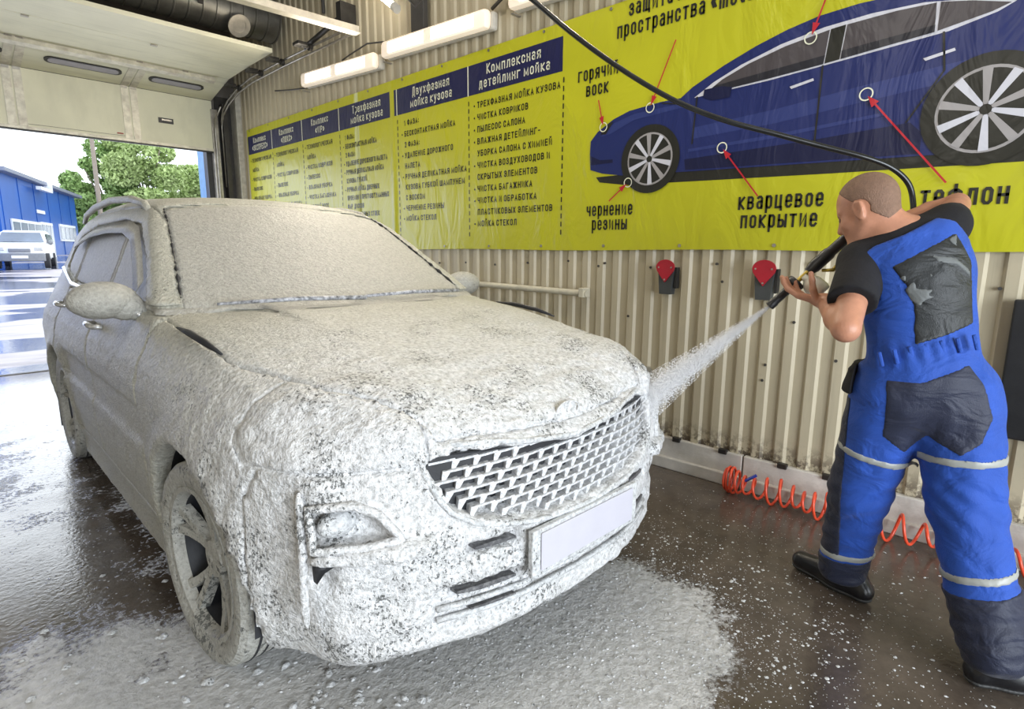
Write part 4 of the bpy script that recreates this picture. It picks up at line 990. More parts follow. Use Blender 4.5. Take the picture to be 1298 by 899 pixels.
# skid bars in the lower intake
for z_ in (.352, .385):
    mb = MB(); P_ = [gsurf(x, .5, -.0) for x in np.linspace(-.52, .52, 21)]
    mb.tube([Vector((p.x, p.y + .018, z_)) for p in P_], .009, 6); mb.build('intake_bar', M['foam_wet'], car, smooth='all')
for sd in (1, -1):
    # fog lamp pod outline and lens
    pod_o = [(.805, .728), (.712, .730), (.662, .700), (.615, .628), (.70, .618), (.805, .618)]
    mb = MB(); op = [];
    for i_ in range(6):
        a_, b_ = pod_o[i_], pod_o[(i_ + 1) % 6]
        for t_ in np.linspace(0, 1, 5, endpoint=False): op.append(gsurf(sd * (a_[0] + (b_[0] - a_[0]) * t_), a_[1] + (b_[1] - a_[1]) * t_, -.006))
    mb.tube(op, .012, 8, True); mb.build('lamp_pod_bezel', M['foam'], car, smooth='all')
    MB().sphere(gsurf(sd * .735, .672, .040), 1.0, (.055, .032, .036), n=20).build('fog_lamp', M['foam_wet'], car, smooth='all')
    mb = MB(); mb.tube([gsurf(sd * (.816 - .008 * math.sin(z_ * 9)), z_, .0105) for z_ in np.linspace(.765, .40, 26)], [.004, .009, .012] + [.0125, .0105, .012, .0115] * 5 + [.011, .008, .004], 8); mb.build('bumper_edge', M['foam'], car, smooth='all')
    mb = MB(); mb.tube([gsurf(sd * u_, .594 - .01 * (.8 - u_), -.006) for u_ in np.linspace(.812, .53, 14)], [.010, .016, .017, .017, .017, .017, .016, .016, .015, .014, .013, .011, .008, .004], 8); mb.build('bumper_ledge', M['foam'], car, smooth='all')
    mb = MB(); mb.poly([gsurf(sd * .800, .575, .002), gsurf(sd * .760, .573, .002), gsurf(sd * .782, .555, .004), gsurf(sd * .798, .525, .002)], (0, .02, 0)); mb.build('pocket_shadow', M['car_dark'], car, smooth='all')  # dark patch painting the shadow in the pocket under the ledge
    # bare jagged line along the windscreen edge
    rj = np.random.default_rng(5); zz_ = np.linspace(1.175, 1.56, 46); pj = []
    for z_ in zz_:
        uu = float(np.interp(z_, [1.0, 1.15, 1.55, 1.66], [.74, .715, .575, .52])); vv_ = float(np.interp(z_, [1.0, 1.14, 1.25, 1.4, 1.5, 1.58], [-.20, -.42, -.60, -.86, -1.04, -1.22])) - .13 * (uu / .7) ** 2
        pj.append(cp(sd * (uu + .002), vv_ - .004, z_))
    mb = MB(); mb.tube(pj, list(np.clip(rj.normal(.0045, .003, 46), .0008, .010)), 6); mb.build('windscreen_seam', M['car_dark'], car, smooth='all')
    # mirrors
    mb = MB(); mb.sphere(cp(sd * .935, -.82, 1.165), 1.0, (.125, .085, .075), n=28); mb.sphere(cp(sd * .965, -.82, 1.16), 1.0, (.08, .07, .068), n=24)
    mb.sphere(cp(sd * .865, -.81, 1.14), 1.0, (.07, .06, .06), n=20); mb.cyl(cp(sd * .79, -.80, 1.11), cp(sd * .89, -.81, 1.13), .045, .035)
    o = mb.build('wing_mirror', M['foam_glass'], car, smooth='all')
    # handles
    for v_ in (-1.36, -2.30):
        hz = 1.01 if v_ > -2 else 1.045
        hu = .885
        mb = MB(); mb.tube([cp(sd * (hu - .01), v_ + .09, hz - .004), cp(sd * (hu + .028), v_ + .07, hz), cp(sd * (hu + .036), v_, hz + .004), cp(sd * (hu + .028), v_ - .08, hz + .002), cp(sd * (hu - .01), v_ - .10, hz)], [.011, .013, .014, .013, .011], 8)
        mb.build('door_handle', M['chrome_wet'], car, smooth='all')
    # roof rail
    mb = MB(); pts = [(-1.36, 1.585), (-1.45, 1.63), (-1.7, 1.665), (-2.2, 1.685), (-2.7, 1.665), (-3.0, 1.63), (-3.12, 1.58)]
    mb.tube([cp(sd * .61, v_, z_ - .036) for i, (v_, z_) in enumerate(pts)], [.014, .018, .02, .02, .02, .018, .012], 10); mb.build('roof_rail', M['foam_thin'], car, smooth='all')
    # window trim strip along the belt and rain deflector
    def wside(v_, z_, off):
        wc = float(np.interp(z_, [.9, 1.05, 1.15, 1.3, 1.45, 1.55, 1.62], [.87, .84, .81, .745, .685, .64, .60])); return Vector(cp(sd * (wc + off), v_, z_))
    mb = MB(); mb.tube([wside(v_, z_, .006) for v_, z_ in [(-.75, 1.105), (-1.0, 1.115), (-1.6, 1.135), (-2.5, 1.16), (-3.0, 1.24)]], .010, 6); mb.build('belt_trim', M['chrome_wet'], car, smooth='all')
    mb = MB(); arc = [(-.86, 1.215), (-1.05, 1.33), (-1.28, 1.45), (-1.5, 1.487), (-1.9, 1.493), (-2.35, 1.475), (-2.75, 1.41)]
    bm = mb.bm; pr = None
    for v_, z_ in arc:
        a_ = bm.verts.new(wside(v_, z_ + .022, .006)); b_ = bm.verts.new(wside(v_ - .005, z_ - .04, .024)); c_ = bm.verts.new(wside(v_ - .005, z_ - .04, .018))
        if pr: bm.faces.new((pr[0], a_, b_, pr[1])); bm.faces.new((pr[1], b_, c_, pr[2])); bm.faces.new((pr[2], c_, a_, pr[0]))
        pr = (a_, b_, c_)
    mb.build('rain_deflector', M['foam_glass'], car, smooth='all')
    # dark gap left bare beside the hood
    mb = MB(); mb.tube([cp(sd * .797, -.36, 1.088), cp(sd * .80, -.22, 1.085), cp(sd * .798, -.05, 1.068), cp(sd * .79, .07, 1.045)], [.004, .012, .012, .004], 6); mb.build('bare_seam', M['car_dark'], car, smooth='all')
# wipers
for (p0, p1) in (((.62, -.44), (.02, -.36)), ((.05, -.40), (-.60, -.46))):
    mb = MB(); mb.tube([cp(p0[0], p0[1] - .03, 1.155), cp((p0[0] + p1[0]) / 2, (p0[1] + p1[1]) / 2 + .015, 1.166), cp(p1[0], p1[1], 1.158)], [.006, .010, .011], 8)
    mb.build('wiper', M['wiper_wet'], car, smooth='all')
# ---- wheels
def make_wheel(sd, vw, steer=0.0):
    w = empty('wheel', cp(0, 0, 0)); w.parent = car; w.location = cp(sd * .79, vw, .345); w.rotation_euler = (0, 0, (0 if sd > 0 else math.pi) + steer)
    ax = Vector((-1, 0, 0))
    prof = [(.235, -.10), (.245, .085), (.262, .105), (.30, .116), (.325, .112), (.341, .095), (.346, .06), (.347, 0), (.346, -.07), (.338, -.10), (.31, -.115)]
    t = MB().lathe(prof, (0, 0, 0), ax, 72).build('tyre', M['foam_tyre'], w, smooth=True)
    for hh in (-.045, -.012, .022, .055):
        MB().lathe([(.3465, hh - .004), (.3485, hh - .004), (.3485, hh + .004), (.3465, hh + .004)], (0, 0, 0), ax, 64).build('tread_groove', M['car_dark'], t, smooth=True)
    MB().lathe([(.236, -.09), (.236, .07), (.243, .098), (.252, .103), (.256, .098), (.250, .06), (.246, -.09)], (0, 0, 0), ax, 64).build('rim', M['car_dark'], w, smooth=True)
    MB().lathe([(.232, .070), (.238, .095), (.246, .106), (.262, .108), (.262, .09), (.240, .07)], (0, 0, 0), ax, 64).build('rim_lip', M['foam_wheel'], w, smooth=True)
    MB().lathe([(.01, -.02), (.232, -.03), (.232, -.035), (.01, -.03)], (0, 0, 0), ax, 48).build('brake_disc', M['car_dark'], w, smooth=True)
    for k in range(5):
        a0 = 2 * math.pi * k / 5 + .35
        mb = MB(); bm = mb.bm
        for off, wd in ((-.17, .034), (.17, .034)):
            rr = [.045, .11, .18, .242]; hh = [.055, .060, .072, .090]; secs = []
            for i, r_ in enumerate(rr):
                aa = a0 + off * (r_ / .242) * 1.1
                c_ = Vector((-hh[i], r_ * math.cos(aa), r_ * math.sin(aa))); tn = Vector((0, -math.sin(aa), math.cos(aa))); wdi = wd * (.55 + .45 * r_ / .242)
                secs.append([bm.verts.new(c_ + tn * wdi * .5 + Vector((.0, 0, 0))), bm.verts.new(c_ - tn * wdi * .5), bm.verts.new(c_ - tn * wdi * .6 + Vector((.035, 0, 0))), bm.verts.new(c_ + tn * wdi * .6 + Vector((.035, 0, 0)))])
            for i in range(3):
                for j in range(4): bm.faces.new((secs[i][j], secs[i][(j + 1) % 4], secs[i + 1][(j + 1) % 4], secs[i + 1][j]))
            bm.faces.new(secs[0]); bm.faces.new(secs[-1])
        mb.build('spoke', M['foam_wheel'], w)
    MB().lathe([(.001, .06), (.03, .066), (.062, .062), (.07, .045), (.07, 0), (.001, 0)], (0, 0, 0), ax, 32).build('hub', M['foam_wheel'], w, smooth=True)
    return w
for sd in (1, -1):
    make_wheel(sd, 0, .06); make_wheel(sd, -2.67)
# ================================================================== the worker
class Fld:
    def __init__(s, lo, hi, h):
        s.lo = np.array(lo, float); s.h = h; s.n = np.ceil((np.array(hi) - s.lo) / h).astype(int) + 1
        s.F = np.full(s.n, 0.5, np.float32)
    def sub(s, lo, hi):
        a = np.clip(np.floor((np.array(lo) - s.lo) / s.h).astype(int), 0, s.n); b = np.clip(np.ceil((np.array(hi) - s.lo) / s.h).astype(int) + 1, 0, s.n)
        sl = tuple(slice(x, y) for x, y in zip(a, b))
        ax = [(s.lo[d] + s.h * np.arange(a[d], b[d])).astype(np.float32) for d in range(3)]
        return sl, ax[0][:, None, None], ax[1][None, :, None], ax[2][None, None, :]
    def op(s, lo, hi, fn, k, mode='u'):
        pad = k + .03
        sl, x, y, z = s.sub(np.array(lo) - pad, np.array(hi) + pad)
        d = fn(x, y, z); A = s.F[sl]
        s.F[sl] = smin(A, d, k) if mode == 'u' else smax(A, -d, k)
    def cap(s, a, b, ra, rb, k=.02, mode='u'):
        a = np.array(a, float); b = np.array(b, float); r = max(ra, rb); ba = b - a; L2 = float(ba @ ba) + 1e-12
        def fn(x, y, z):
            t = np.clip(((x - a[0]) * ba[0] + (y - a[1]) * ba[1] + (z - a[2]) * ba[2]) / L2, 0, 1)
            return np.sqrt((x - a[0] - t * ba[0]) ** 2 + (y - a[1] - t * ba[1]) ** 2 + (z - a[2] - t * ba[2]) ** 2) - (ra + (rb - ra) * t)
        s.op(np.minimum(a, b) - r, np.maximum(a, b) + r, fn, k, mode)
    def ell(s, c, rad, fr=None, k=.02, mode='u'):
        c = np.array(c, float); Rm = np.eye(3) if fr is None else np.array(fr, float); R_ = max(rad)
        def fn(x, y, z):
            dx, dy, dz = x - c[0], y - c[1], z - c[2]
            q = [Rm[i][0] * dx + Rm[i][1] * dy + Rm[i][2] * dz for i in range(3)]
            k0 = np.sqrt(sum((q[i] / rad[i]) ** 2 for i in range(3))); k1 = np.sqrt(sum((q[i] / rad[i] ** 2) ** 2 for i in range(3))) + 1e-6
            return k0 * (k0 - 1) / k1
        s.op(c - R_, c + R_, fn, k, mode)
    def mesh(s, name, mat, parent, off=0.0, region=None, lump=0.0, keep=None, box=None):
        lo, hi = box if box else (s.lo, s.lo + s.h * (s.n - 1))
        sl, x, y, z = s.sub(lo, hi)
        G = s.F[sl] - off
        if region is not None: G = np.maximum(G, region(x, y, z))
        if lump: pass
        m = G < 0; ii = [np.where(m.any(axis=tuple(a for a in range(3) if a != d)))[0] for d in range(3)]
        l_ = [max(0, i[0] - 2) for i in ii]; h_ = [i[-1] + 3 for i in ii]
        G = G[l_[0]:h_[0], l_[1]:h_[1], l_[2]:h_[2]]
        org = [float(a.ravel()[l]) for a, l in zip((x, y, z), l_)]
        V, Q = surface_nets(G, org, s.h)
        if keep is not None:
            iv = np.clip(((V - s.lo) / s.h).round().astype(int), 0, s.n - 1)
            near = s.F[iv[:, 0], iv[:, 1], iv[:, 2]] - off > -keep; Q = Q[near[Q].all(1)]; V, Q = drop_unused(V, Q)
        o = mesh_np(name, V - WORG, Q, mat, parent)
        return o
    def folds(s, amp, lo, hi, fn):
        sl, x, y, z = s.sub(lo, hi); s.F[sl] += (fn(x, y, z) * amp).astype(np.float32)
WORG = np.array([2.37, .25, 0.0])
worker = empty('person', WORG, 0, 'worker in blue and dark overalls seen from behind, aiming a foam lance at the car', 'person')
# torso frame: s = towards his left, t = up the spine, d = the way he faces
TO = np.array([2.37, .325, 1.07]); TT = np.array([-.025, .29, .957]); TF = np.array([.935, .347, -.08]); TL = np.array([-.355, .892, -.279])
TT /= np.linalg.norm(TT); TF = TF - TT * (TF @ TT); TF /= np.linalg.norm(TF); TL = np.cross(TT, TF)
TFR = [TL, TT, TF]
def tp(s_, t_, d_=0.0): return TO + TL * s_ + TT * t_ + TF * d_
def stc(x, y, z):
    dx, dy, dz = x - TO[0], y - TO[1], z - TO[2]
    return [v[0] * dx + v[1] * dy + v[2] * dz for v in (TL, TT, TF)]
def polysd(poly):
    P_ = np.array(poly, float)
    def f(a, b):
        d = None; sgn = None; n = len(P_)
        for i in range(n):
            x0, y0 = P_[i]; x1, y1 = P_[i - 1]; ex, ey = x1 - x0, y1 - y0; wx, wy = a - x0, b - y0
            t = np.clip((wx * ex + wy * ey) / (ex * ex + ey * ey), 0, 1); dd = (wx - ex * t) ** 2 + (wy - ey * t) ** 2
            d = dd if d is None else np.minimum(d, dd)
            c1 = b >= y0; c2 = b < y1; c3 = ex * wy > ey * wx
            fl = (c1 & c2 & c3) | (~c1 & ~c2 & ~c3)
            sgn = fl if sgn is None else sgn ^ fl
        return np.where(sgn, -1, 1) * np.sqrt(d)
    return f
# ---------------- joints
HIP_L, KN_L, AN_L = np.array([2.335, .392, .88]), np.array([2.40, .462, .48]), np.array([2.475, .505, .10])
HIP_R, KN_R, AN_R = np.array([2.40, .215, .89]), np.array([2.37, .150, .54]), np.array([2.245, .020, .115])
SH_L, EL_L, WR_L = tp(.125, .315, .0), np.array([2.09, .497, 1.125]), np.array([2.27, .615, 1.195])
SH_R, EL_R, WR_R = tp(-.145, .365, .03), np.array([2.77, .335, 1.548]), np.array([2.545, .525, 1.455])
NECK = tp(.015, .385, .01)
HC = np.array([2.358, .540, 1.524]); HH = np.array([.20, .87, -.43]); HH /= np.linalg.norm(HH)
HU = np.array([.04, 0, 1.0]); HU = HU - HH * (HU @ HH); HU /= np.linalg.norm(HU); HL = np.cross(HU, HH)
def hp(f, l, u): return HC + HH * f + HL * l + HU * u
HFR = [HH, HL, HU]
SK = Fld((1.98, -.12, .02), (2.86, .92, 1.70), .005)
def head(G):
    G.ell(hp(-.012, 0, .02), (.100, .077, .096), HFR, .01)
    G.ell(hp(.030, 0, -.050), (.064, .058, .078), HFR, .03)
    G.cap(hp(.066, -.012, -.112), hp(.066, .012, -.112), .020, .020, .03)
    for s in (-1, 1):
        G.cap(hp(-.005, s * .052, -.062), hp(.055, s * .022, -.112), .016, .014, .03)
        G.cap(hp(.072, s * .012, .012), hp(.060, s * .045, .010), .012, .010, .015)         # brow
        G.ell(hp(.050, s * .042, -.038), (.026, .018, .018), HFR, .02)                       # cheek bone
        G.cap(hp(.083, s * .008, -.048), hp(.084, s * .010, -.050), .008, .008, .008)
    G.cap(hp(.084, 0, .0), hp(.104, 0, -.040), .008, .012, .014)                             # nose
    G.cap(hp(.078, -.018, -.074), hp(.078, .018, -.074), .007, .007, .008); G.cap(hp(.077, -.015, -.086), hp(.077, .015, -.086), .007, .007, .008)
    for s in (-1, 1):
        G.ell(hp(.082, s * .031, -.012), (.015, .016, .011), HFR, .012, 'd')
        fr = [HH * .95 + HU * -.2, HL, HU]
        G.ell(hp(-.008, s * .078, -.022), (.018, .009, .031), HFR, .008)
        G.ell(hp(-.004, s * .086, -.020), (.009, .006, .018), HFR, .006, 'd')
        G.cap(hp(-.022, s * .083, .002), hp(-.024, s * .084, -.020), .004, .004, .006); G.cap(hp(-.022, s * .083, .002), hp(-.004, s * .082, .008), .004, .004, .006)
    G.cap(hp(-.035, 0, -.055), NECK, .056, .064, .03)
head(SK)
# neck runs into the trunk; trunk, arms and legs beneath the clothes
SK.ell(tp(-.015, .24), (.155, .19, .095), TFR, .05); SK.ell(tp(.0, .04), (.135, .15, .09), TFR, .05); SK.ell(tp(.03, -.12), (.15, .12, .105), TFR, .05)
for a, b, c, k in ((SH_L, EL_L, WR_L, 0), (SH_R, EL_R, WR_R, 1)):
    SK.cap(tp(*( (.05, .32) if k == 0 else (-.08, .345))), a, .052, .050, .04)
    SK.cap(a, b, .052, .043, .02); m_ = b + (c - b) * .35
    SK.cap(b, m_, .041, .043, .012); SK.cap(m_, c, .043, .029, .012)
for a, b, c in ((HIP_L, KN_L, AN_L), (HIP_R, KN_R, AN_R)):
    SK.cap(a, b, .085, .058, .03); SK.cap(b, c, .056, .042, .02)
def hand(G, w, d, nrm, thumb_side, curls, spread=.004, thumb=None, scale=1.0):
    """w wrist, d towards the knuckles, nrm out of the palm, thumb_side unit vector"""
    w = np.array(w, float); d = np.array(d, float); d /= np.linalg.norm(d); nrm = np.array(nrm, float); nrm = nrm - d * (nrm @ d); nrm /= np.linalg.norm(nrm)
    sd = np.cross(d, nrm); sd = sd * np.sign(sd @ np.array(thumb_side, float)); S = scale
    for o in (-.026, -.010, .008, .024): G.cap(w + sd * o * .5 * S, w + d * .085 * S + sd * o * S, .016 * S, .0125 * S, .010)
    G.cap(w - d * .01, w + d * .02 * S, .025 * S, .024 * S, .015)
    lens = [(.044, .027, .020), (.050, .031, .022), (.046, .028, .021), (.035, .021, .018)]        # index .. little
    for i, (o, L) in enumerate(zip((.030, .010, -.010, -.029), lens)):
        p = w + d * (.088 if i != 3 else .080) * S + sd * o * S; ang = 0
        for j in range(3):
            ang += math.radians(curls[i][j]); dd = d * math.cos(ang) + nrm * math.sin(ang) + sd * (o * spread * 10)
            dd = dd / np.linalg.norm(dd); q = p + dd * L[j] * S
            G.cap(p, q, (.0108 - .0009 * j) * S, (.0101 - .0010 * j) * S, .004); p = q
    t = thumb or ((.3, .75, .35), (.75, .45, .5), (.9, .1, .5))
    p = w + d * .022 * S + sd * .024 * S
    for j, (L, r) in enumerate(((.042, .013), (.034, .0112), (.026, .0098))):
        v = d * t[j][0] + sd * t[j][1] + nrm * t[j][2]; v = v / np.linalg.norm(v); q = p + v * L * S
        G.cap(p, q, r * S, r * .93 * S, .006); p = q
hand(SK, WR_L, (.06, .93, .16), (.12, -.15, 1.0), (-1, 0, 0), [(20, 24, 16), (18, 22, 16), (20, 24, 16), (24, 26, 18)], spread=-.006, thumb=((.35, .55, .75), (.35, .15, .95), (.5, -.15, .9)))
gun_ax = np.array([2.30, .812, 1.17]) - np.array([2.41, .616, 1.41]); gun_ax /= np.linalg.norm(gun_ax)
dR = np.array([2.445, .60, 1.432]) - WR_R
hand(SK, WR_R, dR, np.cross(gun_ax, dR) * 1.0, gun_ax, [(55, 70, 45), (60, 75, 45), (62, 78, 45), (65, 80, 45)], thumb=((.5, .6, .55), (.6, .2, .8), (.5, -.2, .8)))
body = SK.mesh('body', M['skin'], worker)
# hair: cropped, a thin shell over the crown and the back of the skull
def hair_reg(x, y, z):
    dx, dy, dz = x - HC[0], y - HC[1], z - HC[2]
    f = HH[0] * dx + HH[1] * dy + HH[2] * dz; u = HU[0] * dx + HU[1] * dy + HU[2] * dz; l = HL[0] * dx + HL[1] * dy + HL[2] * dz
    g = (1.35 * f + .012 - u) / 1.68
    ear = .034 - np.sqrt((f + .008) ** 2 + (u + .018) ** 2) + 0 * l
    return np.maximum(np.maximum(g, -.085 - u), ear)
HD = Fld(HC - .16, HC + .16, .004); head(HD)
HD.mesh('hair', M['hair'], worker, .0018, hair_reg, keep=.012)
for s in (-1, 1): MB().sphere(hp(.0735, s * .031, -.013) - WORG, .0105, n=12).build('eye', M['hair'], worker, smooth='all')
# ---------------- T-shirt
SHR = Fld((2.0, .0, .95), (2.86, .78, 1.56), .007)
def trunk(G, g):
    G.ell(tp(-.014, .235, .0), (.166 + g, .19 + g, .115 + g), TFR, .05)
    G.ell(tp(.0, .05, .0), (.150 + g, .17 + g, .108 + g), TFR, .06)
    G.cap(tp(.08, .315, .0), SH_L, .066 + g, .064 + g, .04); G.cap(tp(-.09, .335, .01), SH_R, .066 + g, .060 + g, .04)
trunk(SHR, 0)
SHR.cap(SH_L, SH_L + (EL_L - SH_L) * .66, .068, .077, .03); SHR.cap(SH_R, SH_R + (EL_R - SH_R) * .34, .060, .062, .03)
SHR.cap(NECK - TT * .045 - TL * .02, SH_R + TT * .012, .064, .060, .03); SHR.cap(NECK - TT * .045 + TL * .02, SH_L, .064, .062, .03)
SHR.cap(NECK - TT * .05, NECK + TT * .005, .078, .066, .03)
def shr_reg(x, y, z):
    # open cuffs and neck
    def cut(p, n_, ): return (x - p[0]) * n_[0] + (y - p[1]) * n_[1] + (z - p[2]) * n_[2]
    uL = (EL_L - SH_L) / np.linalg.norm(EL_L - SH_L); uR = (EL_R - SH_R) / np.linalg.norm(EL_R - SH_R)
    pL = SH_L + (EL_L - SH_L) * .62; pR = SH_R + (EL_R - SH_R) * .30
    nearL = np.sqrt((x - pL[0]) ** 2 + (y - pL[1]) ** 2 + (z - pL[2]) ** 2) - .14; nearR = np.sqrt((x - pR[0]) ** 2 + (y - pR[1]) ** 2 + (z - pR[2]) ** 2) - .14
    return np.maximum(np.minimum(cut(pL, uL), .2) - np.maximum(nearL, 0) * 3, np.minimum(cut(pR, uR), .2) - np.maximum(nearR, 0) * 3)
SHR.mesh('t_shirt', M['black_cloth'], worker, 0, shr_reg)
MB().lathe([(.060, -.012), (.064, .004), (.060, .012), (.056, .0)], NECK + TT * .008 - WORG, TT * .8 + (HC - NECK) * .8, 32).build('collar', M['black_cloth'], worker, smooth='all')
# ---------------- overalls
OV = Fld((2.0, -.26, .0), (2.78, .74, 1.58), .007)
trunk(OV, .010)
OV.ell(tp(.035, -.13, -.015), (.180, .17, .138), TFR, .06)
OV.cap(HIP_L, KN_L, .128, .104, .05); OV.cap(KN_L, AN_L + [0, 0, .02], .100, .086, .03)
OV.cap(HIP_R, KN_R, .128, .108, .05); OV.cap(KN_R, AN_R + [0, 0, .02], .108, .092, .03)
OV.ell(tp(.12, -.15, .10), (.09, .12, .06), TFR, .04)
# cloth folds
def fold_fn(x, y, z):
    s_, t_, d_ = stc(x, y, z)
    w = np.exp(-((t_ + .02) / .035) ** 2) * np.sin(s_ * 150) * .9                                   # gathered waist
    w = w + np.sin(s_ * 26 + t_ * 38 + 1.3) * np.sin(t_ * 17 - s_ * 30) * .8 * (t_ < -.05)
    for kn, sg in ((KN_L, 1), (KN_R, -1)):
        r2 = ((x - kn[0]) ** 2 + (y - kn[1]) ** 2 + (z - kn[2]) ** 2) / .15 ** 2
        w = w + np.exp(-r2) * np.sin(z * 95 + y * sg * 60) * 1.1
    w = w + (z < .35) * np.sin(z * 110 + y * 35 + x * 20) * .5
    return w
OV.folds(.0045, OV.lo, OV.lo + OV.h * OV.n, fold_fn)
blue_poly = [(.165, .318), (.088, .355), (-.001, .368), (-.105, .398), (-.150, .375), (-.185, .30), (-.25, .20), (-.25, -.8), (.5, -.8), (.5, -.10), (.168, .0), (.150, .171), (.108, .178), (.112, .256)]
bp = polysd(blue_poly)
def blue_reg(x, y, z):
    s_, t_, d_ = stc(x, y, z)
    r = bp(s_, t_) + 0 * z
    back = np.where(t_ > .0, np.maximum(r, d_ - .02), -1.0)                   # above the waist only the back is covered
    front = np.maximum(np.maximum(t_ - .22, .02 - d_), np.abs(s_ + .01) - .13)
    strap = np.maximum(np.abs(np.abs(s_ + .015) - .10) - .025, np.maximum(.0 - d_, .1 - t_))
    return np.minimum(np.minimum(back, front), strap)
def ankle_cut(x, y, z): return .085 - z + 0 * x + 0 * y
OV.mesh('overalls', M['blue_cloth'], worker, 0, lambda x, y, z: np.maximum(blue_reg(x, y, z), ankle_cut(x, y, z)))
def patch(name, mat, reg, off, keep=.012, par=None): return OV.mesh(name, M[mat], par or worker, off, reg, keep=keep)
panel_poly = [(.060, .273), (-.138, .335), (-.160, .236), (-.128, .038), (-.039, .018), (.048, .008), (.026, .128), (.035, .203)]
pp = polysd(panel_poly)
def rg2(f, front=False):
    def g(x, y, z):
        s_, t_, d_ = stc(x, y, z); r = f(s_, t_) + 0 * d_; return np.maximum(r, d_)
    return g
patch('back_panel', 'back_cloth', rg2(pp), .003)
for q in ([(.040, .190), (.009, .222), (.008, .188), (-.036, .172), (-.020, .160), (-.034, .145), (-.005, .143), (.008, .125), (.030, .150)], [(-.045, .300), (-.065, .276), (-.114, .257), (-.150, .205), (-.142, .186), (-.104, .238), (-.060, .252)], [(-.105, .318), (-.140, .330), (-.125, .285)], [(-.030, .232), (-.052, .212), (-.030, .214)], [(.050, .228), (.030, .245), (.030, .215)]):
    patch('print', 'back_print', rg2(polysd(q)), .0050)
seat = polysd([(.150, -.090), (.057, -.112), (-.082, -.085), (-.108, -.155), (-.112, -.266), (-.066, -.340), (-.005, -.372), (.045, -.325), (.062, -.30), (.095, -.33), (.135, -.360), (.19, -.285)])
patch('seat_patch', 'navy_cloth', rg2(seat), .003)
# dark side panel along the outer left leg, dark hem cuffs, reflective tapes
def legcoord(a, b, x, y, z):
    ba = b - a; L = np.linalg.norm(ba); u_ = ba / L; return ((x - a[0]) * u_[0] + (y - a[1]) * u_[1] + (z - a[2]) * u_[2])
def near_leg(a, b, x, y, z):
    ba = b - a; t = np.clip(((x - a[0]) * ba[0] + (y - a[1]) * ba[1] + (z - a[2]) * ba[2]) / (ba @ ba), 0, 1.1)
    return np.sqrt((x - a[0] - t * ba[0]) ** 2 + (y - a[1] - t * ba[1]) ** 2 + (z - a[2] - t * ba[2]) ** 2)
def is_left(x, y, z): return near_leg(HIP_L, AN_L, x, y, z) - near_leg(HIP_R, AN_R, x, y, z)
for nm, (zc, kz, leg) in (('thigh_tape', (.655, .20, 1)), ('thigh_tape', (.705, -.10, -1)), ('hem_tape', (.205, -.10, 1)), ('hem_tape', (.335, -.30, -1))):
    y0_ = .45 if leg > 0 else .12
    patch(nm, 'reflective', (lambda zc, kz, leg, y0_: (lambda x, y, z: np.maximum(np.abs(z - zc - kz * (y - y0_)) - .013 + 0 * x, leg * is_left(x, y, z))))(zc, kz, leg, y0_), .0045)
for (zc, kz, leg) in ((.185, -.10, 1), (.285, -.30, -1)):
    y0_ = .45 if leg > 0 else .12
    patch('hem_cuff', 'navy_cloth', (lambda zc, kz, leg, y0_: (lambda x, y, z: np.maximum(np.maximum(z - zc - kz * (y - y0_) + 0 * x, leg * is_left(x, y, z)), .07 - z)))(zc, kz, leg, y0_), .004, keep=.04)
patch('side_panel', 'navy_cloth', lambda x, y, z: np.maximum(np.maximum(is_left(x, y, z), .10 - (y - .40) + (x - 2.35) * .0 - (z < .5) * .035 * 0), np.maximum(z - .86, .20 - z)) + 0 * x, .0035)
patch('side_pocket', 'black_cloth', lambda x, y, z: np.maximum(np.maximum(.115 - (y - .38) + 0 * x, z - .98), .88 - z), .022, keep=.03)
mbw = MB(); 
for s_ in np.linspace(-.11, .15, 7): mbw.box(Vector(tp(s_, -.018, -.122 - .0 * s_)) - Vector(WORG), (.012, .010, .05), Matrix([list(TL), list(TF), list(TT)]).transposed(), .003)
mbw.build('belt_loops', M['blue_cloth'], worker, smooth='all')
# ---------------- boots
def boot(ank, toe, nm='boot'):
    B = Fld((ank + toe) / 2 - [.24, .24, (ank[2] + toe[2]) / 2 + .01], (ank + toe) / 2 + [.24, .24, .26], .006)
    d = toe - ank; d[2] = 0; d /= np.linalg.norm(d); heel = ank - d * .045
    B.cap([ank[0], ank[1], .145], [ank[0], ank[1], .09], .052, .054, .02)
    B.cap([heel[0], heel[1], .048], [*(ank[:2] + d[:2] * .06), .056], .042, .046, .03)
    B.cap([*(ank[:2] + d[:2] * .05), .060], [toe[0], toe[1], .045], .050, .040, .04)
    o = B.mesh(nm, M['boot'], worker, 0, lambda x, y, z: np.maximum(.022 - z + 0 * x + 0 * y, z - .235))
    B.mesh('sole', M['sole'], o, .006, lambda x, y, z: np.maximum(.001 - z, z - .026) + 0 * x + 0 * y)
boot(np.array([2.480, .470, .10]), np.array([2.545, .675, .04])); boot(np.array([2.245, .005, .10]), np.array([2.36, -.165, .04]))

